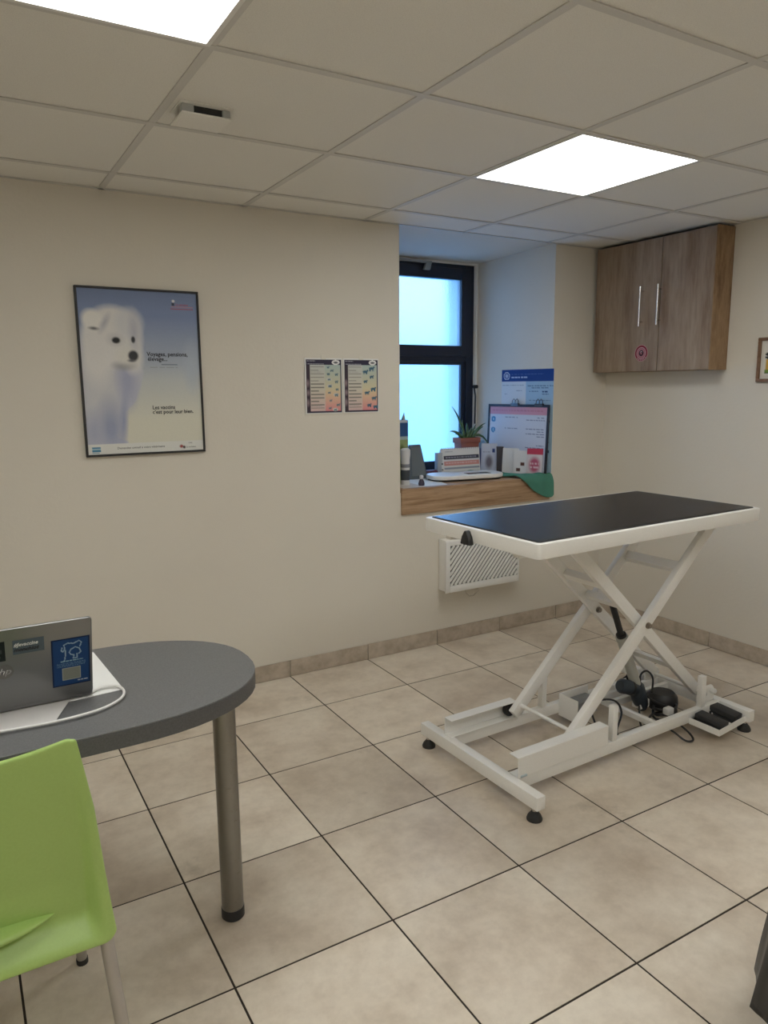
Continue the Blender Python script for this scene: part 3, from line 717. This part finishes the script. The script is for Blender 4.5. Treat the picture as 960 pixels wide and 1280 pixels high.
MB().lathe([(.0252, .03), (.0256, .031), (.0256, .085), (.0252, .086)], 20).build('dark_label', mat('bottle_label', (.05, .06, .07), .5), t, smooth=True)
MB().lathe([(.0252, .10), (.0256, .101), (.0256, .118), (.0252, .119)], 20).build('print_band', mat('bottle_band', (.22, .22, .24), .5), t, smooth=True)
t = thing('display_stand', 'grey wedge shaped stand left of the window pane', 'stand', (2.362, .335, SZ), 0)
MB().add([(-.062, -.03, 0), (.062, -.03, 0), (.062, .05, 0), (-.062, .05, 0), (-.040, .01, .20), (.035, .01, .20), (.035, .03, .20), (-.040, .03, .20)], [(0,3,2,1),(0,1,5,4),(1,2,6,5),(2,3,7,6),(3,0,4,7),(4,5,6,7)]).build('wedge_body', mat('slate_grey', (.11, .13, .14), .5), t, bevel=.004)
MB().add([(-.048, -.0285, .02), (.048, -.0285, .02), (.030, .0045, .185), (-.034, .0045, .185)], [(0,1,2,3)]).build('face_panel', mat('slate_face', (.15, .17, .175), .4), t)
t = thing('glasses_case', 'dark red glasses case behind the papers on the sill', 'case', (2.47, .36, SZ), -.1)
MB().lathe([(.001, -.052), (.018, -.048), (.022, -.03), (.022, .03), (.018, .048), (.001, .052)], 14, Matrix.Translation((0, 0, .022)) @ Matrix.Rotation(PI/2, 4, 'Y') @ Matrix.Diagonal((1, 1.25, 1, 1))).build('shell', mat('case_red', (.10, .018, .03), .45), t, smooth=True)
MB().box(-.045, .045, -.0285, -.026, .021, .023).build('seam', BLACK, t)
t = thing('toy_figure', 'small dark and white figurine at the left end of the sill', 'figurine', (2.205, .045, SZ+.003), .3)
MB().lathe([(.001, 0), (.016, 0), (.018, .010), (.013, .026), (.008, .034), (.001, .036)], 12).build('figure_body', mat('fig_dark', (.05, .04, .07), .5), t, smooth=True)
MB().lathe([(.001, .034), (.009, .036), (.012, .046), (.009, .056), (.001, .058)], 12).build('head', mat('fig_white', (.6, .6, .65), .5), t, smooth=True)

# towel
def interp(x, tab):
    for (a, fa), (b, fb_) in zip(tab[:-1], tab[1:]):
        if x <= b: return fa+(fb_-fa)*max(0, (x-a))/(b-a)
    return tab[-1][1]
P = []
for i in range(41):
    x = 2.70+.405*i/40
    yb = interp(x, [(2.70, .37), (2.76, .34), (2.85, .20), (2.95, .075), (3.04, .015), (3.105, .004)])
    yf = interp(x, [(2.70, .33), (2.76, .235), (2.82, .09), (2.86, -.014), (3.105, -.014)])
    hg = interp(x, [(2.70, 0), (2.855, 0), (2.89, .030), (2.95, .085), (3.00, .112), (3.05, .130), (3.085, .132), (3.105, .118)])
    tot = (yb-yf)+hg; row = []
    for j in range(23):
        l = tot*j/22; xx = x
        if l <= yb-yf:
            y = yb-l; z = SZ+.007+.006*math.sin(x*38+y*22)**2+.007*max(0, math.sin(y*45+x*9))
            z += .006*math.exp(-((l-.3*tot)/.03)**2)
        else:
            h_ = l-(yb-yf); y = -.019-.010*math.sin(min(1, h_/.04)*PI/2)-.004*math.sin(x*55+h_*12)*min(1, h_/.05); z = SZ+.006-h_
            xx = x+.05*h_
        row.append((xx, y, z))
    P.append(row)
m_ = MB().grid(P).build('green_towel', TOWEL, solid=.006, subs=1, smooth='all')
tag(m_, 'green towel draped over the right end of the sill', 'towel')

# ------------------------------------------------------------------ examination table
TB = thing('examination_table', 'white scissor lift examination table with black ribbed top', 'table', (2.172, -1.272, 0), .03)
# tabletop
tl, tw, tz, tt = 1.22/2, .61/2, .957, .050
def rrect(a, b, r_, n=5):
    P = []
    for (cx_, cy_, a0) in ((a-r_, b-r_, 0), (-a+r_, b-r_, 90), (-a+r_, -b+r_, 180), (a-r_, -b+r_, 270)):
        for k in range(n+1): q = math.radians(a0+k*90/n); P.append((cx_+r_*math.cos(q), cy_+r_*math.sin(q)))
    return P
TM = Matrix.Translation((-.036, -.023, 0)) @ Matrix.Rotation(.010, 4, 'Z')
MB().prism(rrect(tl, tw, .022), tz-tt, tz, TM).build('tabletop', WHITE, TB, bevel=.004, seg=2)
MB().prism(rrect(tl-.020, tw-.020, .012), tz-.001, tz+.0025, TM).build('mat_border', BLACKR, TB, bevel=.001, seg=1)
rw, rd_ = tl-.027, tw-.027
row0, row1 = [], []
nr = int(2*rw/.0055)
P = []
for k in range(nr*6+1):
    x = -rw+2*rw*k/(nr*6); z = tz+.0034+.00028*math.cos(k*2*PI/6)
    row0.append(TM @ Vector((x, -rd_, z))); row1.append(TM @ Vector((x, rd_, z)))
o = MB().grid([row0, row1]).build('ribbed_mat', RUBBER, TB, smooth='all')
if o.data.polygons[0].normal.z < 0: o.data.flip_normals()
o['label'] = 'black ribbed rubber mat'
# clip on the left edge
ck = MB().prism([(-.026, -.026), (.026, -.026), (.018, .002), (.004, .024), (-.004, .024), (-.018, .002)], 0, .022, TM @ Matrix.Translation((-tl-.001, .03, tz-.030)) @ Matrix.Rotation(-PI/2, 4, 'Z') @ Matrix.Rotation(PI/2, 4, 'X'))
ck.build('edge_knob', BLACK, TB, bevel=.004)['label'] = 'black triangular edge clip'
# upper channels
for y in (-.20, .17):
    MB().box(-.60, -.17, y, y+.03, tz-tt-.026, tz-tt).build('upper_channel', WHITE, TB, bevel=.002, seg=1)
for x in (-.55, .50):
    MB().box(x, x+.03, -.23, .23, tz-tt-.02, tz-tt).build('top_bearer', WHITE, TB, bevel=.002, seg=1)
# base
for x in (-.60, .60):
    MB().box(x-.019, x+.019, -.335, .335, .048, .096).build('cross_bar', WHITE, TB, bevel=.002, seg=2)
for y in (-.187, .180):
    MB().box(-.581, .581, y-.014, y+.014, .050, .096).build('side_rail', WHITE, TB, bevel=.002, seg=2)
# channels
MB().box(-.585, -.130, -.206, -.202, .096, .172).box(-.585, -.130, -.202, -.158, .168, .172).box(-.585, -.130, -.202, -.160, .096, .100).build('track_channel', WHITE, TB, bevel=.001, seg=1)
MB().box(-.600, -.262, .198, .202, .096, .168).box(-.600, -.262, .156, .198, .164, .168).box(-.600, -.262, .158, .198, .096, .100).build('track_channel', WHITE, TB, bevel=.001, seg=1)
MB().box(-.575, -.545, -.21, -.19, .096, .104).build('packing_block', mat('clear_plastic', (.5, .58, .62), .3), TB, bevel=.002)
# feet
for x in (-.60, .60):
    for y in (-.305, .305):
        ft = MB().lathe([(.001, 0), (.026, 0), (.027, .006), (.022, .018), (.013, .028), (.011, .032), (.001, .032)], 20, Matrix.Translation((x, y, 0))).build('foot', BLACKR, TB, smooth=True)
        MB().lathe([(.006, .030), (.006, .050), (.001, .050)], 10, Matrix.Translation((x, y, 0))).lathe([(.010, .031), (.010, .037), (.001, .037)], 6, Matrix.Translation((x, y, 0))).build('foot_bolt', CHROME, ft, smooth=True)
# scissor arms
AP = ((-.292, .122), (.535, .892)); BP = ((-.285, .892), (.545, .120))
AWD = .046
def arm(P, y, th=.026):
    return MB().beam((P[0][0], y, P[0][1]), (P[1][0], y, P[1][1]), th, AWD, (0, 1, 0)).build('scissor_arm', WHITE, TB, bevel=.002, seg=2)
for y in (-.145, .145): arm(AP, y)
for y in (-.108, .108): arm(BP, y)
PX, PZ = .125, .508
for y, s in ((-.162, -1), (.090, -1)):
    b_ = MB(); mt = Matrix.Translation((PX, y, PZ)) @ Matrix.Rotation(PI/2, 4, 'X')
    b_.lathe([(.013, -.002), (.013, .003), (.0095, .0035), (.0095, .011), (.001, .012)], 12, mt).build('pivot_bolt', mat('bolt_steel', (.32, .28, .24), .35, .9), TB, smooth=True)
def cross(x, z, y0, y1, w_=.012, h_=.040, tl_=0):
    MB().box(-w_/2, w_/2, y0, y1, -h_/2, h_/2, Matrix.Translation((x, 0, z)) @ Matrix.Rotation(tl_, 4, 'Y')).build('cross_member', WHITE, TB, bevel=.002, seg=1)
cross(.345, .705, -.132, .132, .030, .040, .75)
cross(-.065, .690, -.095, .095, .030, .036, -.75)
cross(.37, .270, -.095, .095, .014, .040, -.75)
cross(.06, .585, -.095, .095, .030, .030, -.75)
MB().tube([(-.262, -.132, .158), (-.262, .132, .158)], .008, 10).build('axle_rod', WHITE, TB, smooth=True)
MB().tube([(.530, -.175, .130), (.530, .175, .130)], .008, 10).build('axle_rod', WHITE, TB, smooth=True)
for (x, y) in ((-.285, .180), (-.285, -.180)):
    MB().lathe([(.001, -.014), (.024, -.013), (.027, -.006), (.027, .006), (.024, .013), (.001, .014)], 18, Matrix.Translation((x, y, .130)) @ Matrix.Rotation(PI/2, 4, 'X')).build('roller', BLACKR, TB, smooth=True)
# small lug plates on inner arms, with bolts
lug = [(-.02, -.03), (.03, -.02), (.02, .03), (-.01, .03)]
MB().prism([(.065, .600), (.115, .570), (.100, .550), (.050, .580)], 0, .030, Matrix.Translation((0, .015, 0)) @ Matrix.Rotation(PI/2, 4, 'X')).build('actuator_lug', WHITE, TB, bevel=.002)
MB().prism([(.055, .560), (.115, .580), (.105, .535), (.07, .545)], 0, .006, Matrix.Translation((0, -.075, 0)) @ Matrix.Rotation(PI/2, 4, 'X')).build('gusset', WHITE, TB)
# stub posts
for (x, y, z0, z_) in ((-.085, -.187, .096, .236), (-.098, .180, .096, .236), (.463, -.187, .096, .232), (.463, .180, .096, .232)):
    MB().box(x-.0135, x+.0135, y-.0125, y+.0125, z0, z_).build('stub_post', WHITE, TB, bevel=.002, seg=2)
# rear pivots by right post
for y in (-.150, .150):
    MB().prism([(.505, .085), (.575, .085), (.575, .150), (.560, .165), (.515, .165), (.505, .150)], 0, .010, Matrix.Translation((0, y-.012, 0)) @ Matrix.Rotation(PI/2, 4, 'X')).build('pivot_bracket', WHITE, TB, bevel=.002)
    MB().lathe([(.012, 0), (.012, .018), (.009, .022), (.001, .022)], 6, Matrix.Translation((.555, y-.022, .142)) @ Matrix.Rotation(PI/2, 4, 'X')).build('pivot_nut', WHITEP, TB, bevel=.001)
# inner sub rails (motor carrier)
MB().box(.20, .581, .058, .080, .060, .090).build('motor_rail', WHITE, TB, bevel=.002, seg=1)
MB().box(.20, .581, .115, .135, .060, .095).build('motor_rail', WHITE, TB, bevel=.002, seg=1)
MB().box(.19, .212, -.173, .166, .060, .085).build('motor_rail', WHITE, TB, bevel=.002, seg=1)
# actuator
A0 = Vector((.328, 0, .050)); A1 = Vector((.095, 0, .575)); ax = (A1-A0).normalized()
act = MB().tube([A0+ax*.12, A0+ax*.385], .023, 20).tube([A0+ax*.375, A0+ax*.392], .026, 20).build('actuator_tube', GREYT, TB, smooth=True)
MB().tube([A0+ax*.392, A1], .013, 14).tube([A0+ax*.392, A0+ax*.405], .021, 16).build('actuator_rod', BLACKR, TB, smooth=True)
MB().tube([A0, A0+ax*.02, A0+ax*.06, A0+ax*.12, A0+ax*.135], [.020, .030, .034, .034, .025], 20).build('gear_housing', DBLUE, TB, smooth=True)
md_ = Vector((-.86, 0, .30)).normalized(); mo = A0+ax*.110
MB().tube([mo, mo+md_*.02, mo+md_*.105, mo+md_*.118], [.026, .031, .031, .022], 20).build('motor', DBLUE, TB, smooth=True)
MB().tube([mo+md_*.045, mo+md_*.055], .0325, 20).build('motor_band', BLACKR, TB, smooth=True)
MB().box(.285, .345, -.022, .022, .060, .10).build('motor_bracket', WHITEP, TB, bevel=.003)
# control box on a white bracket
MB().box(-.012, -.008, .06, .166, .04, .140).box(-.008, .16, .160, .166, .04, .140).build('control_bracket', WHITE, TB, bevel=.001)
cb = MB().box(0, .14, .085, .158, .050, .112).build('control_box', mat('control_grey', (.26, .27, .28), .35, .3), TB, bevel=.006)
MB().box(.05, .10, .083, .0852, .065, .098).build('control_label', WHITEP, cb)
# coiled cables, hand unit
def coil(cx_, cy_, z, R, turns, r_, squ=1.0, ph=0):
    return [(cx_+R*(1-.05*k/12)*math.cos(k*PI/6+ph), cy_+squ*R*math.sin(k*PI/6+ph), z+.0016*k+.004*math.sin(k*1.7)) for k in range(turns*12)]
MB().tube(coil(.400, -.060, .012, .060, 3, .006, .75), .0055, 6).build('cable_coil', BLACK, TB, smooth='all')
MB().lathe([(.001, .004), (.062, .004), (.069, .026), (.065, .055), (.050, .072), (.001, .078)], 22, Matrix.Translation((.445, -.01, .03))).build('transformer', BLACK, TB, smooth=True)
for pts in ([(.13, .11, .09), (.16, .02, .12), (.13, -.05, .10), (.06, -.09, .04), (.10, -.13, .012), (.20, -.11, .010), (.24, -.06, .03), (.28, -.02, .08)],
            [(.10, .09, .07), (.05, .02, .05), (.02, -.05, .02), (.06, -.12, .008), (.14, -.14, .008), (.17, -.10, .02), (.21, -.12, .05), (.26, -.09, .06), (.33, -.06, .05)],
            [(.36, -.02, .12), (.40, .01, .17), (.38, .03, .20), (.34, .03, .18), (.33, .00, .12), (.37, -.05, .08), (.42, -.08, .06)],
            [(.27, -.15, .045), (.275, -.20, .035), (.29, -.245, .012), (.325, -.255, .008), (.345, -.225, .02), (.34, -.16, .05)],
            [(.26, .02, .17), (.24, .02, .21), (.27, .02, .23), (.30, .03, .21), (.33, .03, .15), (.36, 0, .08)]):
    P = [Vector(p) for p in pts]; Q = []
    for i in range(len(P)-1):
        p0 = P[max(i-1, 0)]; p1 = P[i]; p2 = P[i+1]; p3 = P[min(i+2, len(P)-1)]
        for k in range(6):
            s = k/6; Q.append(.5*((2*p1)+(p2-p0)*s+(2*p0-5*p1+4*p2-p3)*s*s+(3*p1-p0-3*p2+p3)*s**3))
    Q.append(P[-1]); MB().tube(Q, .0045, 6).build('cable', BLACK, TB, smooth='all')
MB().box(.35, .39, -.115, -.085, .050, .080).build('plug', WHITEP, TB, bevel=.005)
# pedal tray and pedals
MB().prism([(.372, -.201), (.372, -.338), (.581, -.318), (.581, -.201)], .048, .051).build('pedal_tray', WHITE, TB)
MB().beam((.372, -.201, .060), (.372, -.338, .060), .004, .026, (1, 0, 0)).beam((.372, -.338, .060), (.581, -.318, .060), .004, .026, (0, 1, 0)).build('tray_rim', WHITE, TB)
for (x, a) in ((.420, .10), (.540, .05)):
    pm = Matrix.Translation((x, -.262 if x < .5 else -.245, 0)) @ Matrix.Rotation(a, 4, 'Z') @ Matrix.Rotation(.06, 4, 'X')
    p = MB().box(-.031, .031, -.062, .062, .054, .066, pm).build('pedal_base', BLACK, TB, bevel=.003)
    MB().box(-.029, .029, -.060, .060, .067, .090, pm @ Matrix.Rotation(.03, 4, 'X')).build('foot_pedal', m_speck('pedal_rubber', (.018, .018, .02), (.03, .03, .032), 400, .55, .4), TB, bevel=.005)
    MB().lathe([(.001, 0), (.004, 0), (.004, .002), (.001, .002)], 10, pm @ Matrix.Translation((-.031, .035, .062)) @ Matrix.Rotation(-PI/2, 4, 'Y')).build('pedal_screw', CHROME, p)

# ------------------------------------------------------------------ desk
t = thing('oval_desk', 'grey oval ended desk on a round steel leg', 'desk', (-.35, -1.53, 0))
DZ = .75; P = []
def dend(a0, a1, cx_, sg):
    for k in range(25):
        a = a0+(a1-a0)*k/24; c_, s_ = math.cos(a), math.sin(a); n_ = 2.25
        P.append((cx_+.36*math.copysign(abs(c_)**(2/n_), c_), .2675*math.copysign(abs(s_)**(2/n_), s_)))
dend(-PI/2, PI/2, .612, 1); dend(PI/2, 3*PI/2, -.612, -1)
top = MB().prism(P, DZ-.004, DZ).build('tabletop', DESK, t, bevel=.001, seg=1)
MB().prism(P, DZ-.042, DZ-.0042).build('edge_band', DESKE, t, bevel=.001, seg=1)
for x in (.906, -.906):
    for y in ((.02,) if x > 0 else (.02,)):
        MB().lathe([(.001, .022), (.030, .022), (.030, .706), (.036, .708), (.001, .708)], 28, Matrix.Translation((x, y, 0))).build('leg', STEEL, t, smooth=True)
        MB().lathe([(.001, 0), (.028, 0), (.0315, .004), (.0315, .030), (.0305, .032), (.001, .032)], 28, Matrix.Translation((x, y, 0))).build('leg_foot', BLACK, t, smooth=True)

# papers on desk
tag(MB().prism([(.277, -1.292), (.296, -1.588), (.085, -1.602), (.066, -1.306)], DZ+.0005, DZ+.002).build('paper_sheet', PAPER), 'white paper sheet on the desk right behind the laptop lid', 'paper')
tag(MB().prism([(.185, -1.575), (.138, -1.688), (-.150, -1.655), (-.10, -1.45), (.06, -1.46)], DZ+.0022, DZ+.0036).build('paper_sheet', mat('paper_grey', (.60, .58, .56), .7)), 'light grey paper sheet under the laptop at the desk front', 'paper')
P = [Vector(p) for p in [(-.20, -1.655, .0), (-.08, -1.678, .0), (.032, -1.694, 0), (.137, -1.703, 0), (.218, -1.693, 0), (.270, -1.662, 0), (.291, -1.620, 0), (.284, -1.578, 0), (.25, -1.566, 0), (.222, -1.585, 0)]]
Q = []
for i in range(len(P)-1):
    p0 = P[max(i-1, 0)]; p1 = P[i]; p2 = P[i+1]; p3 = P[min(i+2, len(P)-1)]
    for k in range(8):
        s = k/8; q = .5*((2*p1)+(p2-p0)*s+(2*p0-5*p1+4*p2-p3)*s*s+(3*p1-p0-3*p2+p3)*s**3); q.z = DZ+.0075; Q.append(q)
tag(MB().tube(Q, .0032, 8).build('charging_cable', mat('cable_white', (.74, .73, .71), .45), smooth='all'), 'white charging cable curving around the laptop on the desk', 'cable')

# laptop
t = thing('laptop', 'silver laptop with stickers on its lid, on the desk', 'laptop', (.066, -1.592, DZ+.004))
MB().box(-.162, .162, 0, .218, .002, .016).build('base', LAPM, t, bevel=.003)
MB().box(-.135, .135, .035, .125, .0161, .0168).build('keyboard', BLACK, t)
MB().box(-.05, .05, .135, .20, .0161, .0166).build('touchpad', mat('pad_grey', (.25, .25, .25), .4, .5), t)
LT = Matrix.Translation((0, .003, .010)) @ Matrix.Rotation(.33, 4, 'X')     # lid leaning towards the camera side
lid = MB().prism(rrect(.162, .104, .008), 0, .006, LT @ Matrix.Translation((0, 0, .104)) @ Matrix.Rotation(PI/2, 4, 'X')).build('lid', LAPM, t, bevel=.0015, seg=2)
MB().box(-.150, .150, .0002, .0010, .012, .200, LT).build('screen', BLACK, t)
MB().box(-.12, .12, -.004, .008, .004, .012, Matrix.Translation((0, .001, .006))).build('hinge', BLACK, t, bevel=.002)
def onlid(x, z, off=.0064):   # transform for sheets on the lid's outer face
    p = LT @ Vector((x, -off, z)); return (p.x, p.y, p.z)
LR = (PI/2+.33, 0, 0)
def bluest(U, V):
    A = fill(U, (.012, .055, .18))
    ed = np.minimum(np.minimum(U, 1-U)*.72, np.minimum(V, 1-V)); A[ed < .03] = (.006, .02, .07)
    c_ = (.30, .42, .55)
    def stroke(pts, w_=.011):
        for (a, b_), (c2, d2) in zip(pts[:-1], pts[1:]):
            L2 = (c2-a)**2+(d2-b_)**2+1e-9; tt_ = np.clip(((U-a)*(c2-a)+(V-b_)*(d2-b_))/L2, 0, 1)
            k = np.hypot((U-a-tt_*(c2-a))*.72, V-b_-tt_*(d2-b_)) < w_; A[k] = c_
    stroke([(.28, .18), (.25, .24), (.30, .27), (.34, .22), (.33, .13), (.42, .10), (.58, .12), (.72, .08), (.78, .12), (.74, .20)])
    stroke([(.36, .24), (.36, .34), (.34, .42), (.32, .47)]); stroke([(.46, .30), (.50, .24), (.62, .20), (.72, .24), (.76, .32), (.70, .35)]); stroke([(.46, .30), (.50, .35), (.58, .36), (.56, .43), (.66, .43), (.66, .35)])
    textline(A, U, V, .22, .80, .475, .022, (.30, .48, .55), 3)
    for v in (.52, .55, .58): textline(A, U, V, .12, .88, v, .010, (.20, .33, .45), int(v*100))
    rect(A, U, V, .26, .74, .62, .88, (.42, .44, .40)); rect(A, U, V, .28, .72, .63, .865, (.24, .25, .22))
    textline(A, U, V, .66, .92, .92, .022, (.5, .55, .62), 8)
    return A
s_ = sheet('sticker', .078, .128, 60, 96, bluest, lid, onlid(.118, .098), LR); s_['label'] = 'blue sticker with white dog line drawing'
def blk(U, V): A = fill(U, (.010, .016, .016)); textline(A, U, V, .1, .8, .25, .03, (.25, .28, .28), 2); textline(A, U, V, .1, .8, .78, .03, (.25, .28, .28), 3); ell(A, U, V, .7, .5, .2, .14, (.06, .07, .07)); return A
s_ = sheet('sticker', .055, .050, 30, 26, blk, lid, onlid(-.036, .155), LR); s_['label'] = 'black sticker'
def tint(U, V): return fill(U, (.10, .13, .155))
s_ = sheet('sticker', .060, .036, 10, 8, tint, lid, onlid(.036, .160), LR); s_['label'] = 'blue grey sticker with slogan'
lettering('#Jevaccine', .0125, WINK, lid, onlid(.008, .1625, .0070), LR, shear=.3, bold=.0003, sx=.86); lettering('monchiot', .0125, INK, lid, onlid(.007, .1495, .0070), LR, shear=.3, bold=.0004, sx=.98)
dm = LT @ Matrix.Translation((-.013, -.006, .102)) @ Matrix.Rotation(PI/2, 4, 'X')
MB().lathe([(.001, 0), (.018, 0), (.018, .001), (.001, .0012)], 28, dm).build('emblem', mat('emblem_grey', (.22, .21, .20), .3, .6), lid, smooth=True)
lettering('hp', .024, CHROME, lid, onlid(-.013, .0955, .0075), LR, shear=.35, align='CENTER')

# ------------------------------------------------------------------ chair
t = thing('lime_chair', 'lime green plastic chair with grey metal legs at the desk', 'chair', (-.045, -1.76, 0))
def lerp(a, b, s): return a+(b-a)*s
def interp2(x, tab):
    for (a, fa), (b, fb_) in zip(tab[:-1], tab[1:]):
        if x <= b: return fa+(fb_-fa)*(x-a)/(b-a)
    return tab[-1][1]
def smst(a, b, x):
    x = min(1, max(0, (x-a)/(b-a))); return x*x*(3-2*x)
P = []
NU, NV = 56, 46
for j in range(NV+1):
    v = j/NV; row = []
    yr = interp2(v, [(0, -.262), (.35, -.240), (.7, -.226), (1, -.230)])         # the rim
    z0 = lerp(.860, .428, v)
    hw_ = interp2(v, [(0, .183), (.35, .206), (.65, .217), (1, .230)])
    dep = (.006+.040*v**1.6)*(1-smst(.86, .995, v))                              # how far the panel lies inside the rim
    for i in range(NU+1):
        u_ = -1+2*i/NU; e = abs(u_)
        inner = 1-smst(.93-.13*v, .955, e)
        bow = .012*(1-u_*u_)*(1-v)
        roll = .006*smst(.975, 1.0, e)
        zt = z0-.024*(1-e**2.2)*(1-v)**3
        corner = max(0, e-.90)/.10
        zt += -.006*corner**2*(1-v)**6+.018*corner**2*v**10
        row.append((u_*hw_, yr+dep*inner+bow+roll, zt))
    P.append(row)
MB().grid(P).build('backrest', GREEN, t, solid=.009, subs=1, smooth='all', fix=True)
# seat: from the foot of the back towards the desk
P = []
for j in range(13):
    s = j/12; y = lerp(-.205, .235, s); row = []
    for i in range(17):
        u_ = -1+2*i/16; e = abs(u_)
        z = .448-.014*(1-e**2)*math.sin(PI*min(1, s*1.1))-.03*max(0, s-.9)/.1 + (.010*e**6)
        z = z-.018*max(0, (e-.9)/.1)
        row.append((u_*lerp(.226, .212, s), y, z))
    P.append(row)
MB().grid(P).build('seat', GREEN, t, solid=.008, subs=1, smooth='all')
# lip of the opening between seat and back
P = []
for i in range(21):
    u_ = -1+2*i/20; h_ = (1-u_*u_)**.8
    P.append([(u_*.135, -.186, .499+.007*h_), (u_*.135, -.190-.028*h_, .499+.008*h_), (u_*.135, -.192-.042*h_, .499+.001*h_), (u_*.135, -.190-.044*h_, .499-.010*h_), (u_*.135, -.186-.012*h_, .499-.020*h_)])
MB().grid(P).build('seat_lip', GREEN, t, subs=1, smooth='all')
for sx_ in (-1, 1):
    for (y0, y1, xa, xb) in ((-.205, -.235, .212, .245), (.195, .285, .198, .213)):
        MB().tube([(sx_*xa, y0, .440), (sx_*(xa+.002), y0+(y1-y0)*.1, .40), (sx_*xb, y1, .012)], .0125, 14).build('leg', CHLEG, t, smooth=True)
        MB().tube([(sx_*xb, y1, .014), (sx_*(xb+.0005), y1, 0)], .0142, 14).build('leg_cap', BLACKR, t, smooth=True)
MB().tube([(-.198, -.205, .435), (.198, -.205, .435)], .010, 10).tube([(-.198, .195, .435), (.198, .195, .435)], .010, 10).build('under_frame', CHLEG, t, smooth=True)

# ------------------------------------------------------------------ waste bin with black bag
t = thing('waste_bin', 'black waste bin with a black bag over its rim', 'bin', (1.545, -2.615, 0))
BG = m_speck('bin_bag_plastic', (.012, .012, .013), (.02, .02, .02), 30, .33, .3)
MB().lathe([(.001, .002), (.118, .002), (.122, .01), (.142, .30), (.146, .33), (.138, .335), (.132, .30), (.112, .02), (.001, .018)], 32).build('bin_body', BLACK, t, smooth=True)
P = []
rnd = random.Random(3)
ph = [rnd.uniform(0, 6) for _ in range(6)]
for j in range(17):
    v = j/16; row = []
    for i in range(73):
        a = 2*PI*i/72
        fold = .005*math.sin(7*a+ph[0]+v*1.5)+.004*math.sin(13*a+ph[1]-v*2)+.002*math.sin(23*a+ph[2])
        if v < .15: R_ = lerp(.125, .150, v/.15); z = lerp(.325, .345, math.sin(v/.15*PI/2))
        else: s = (v-.15)/.85; R_ = .152+.028*s; z = lerp(.343, .115, s)+.018*math.sin(3*a+ph[3])*s
        row.append(((R_+fold*(.3+v))*math.cos(a), (R_+fold*(.3+v))*math.sin(a), z))
    P.append(row)
MB().grid(P).build('bin_bag', BG, t, solid=.0015, smooth='all')
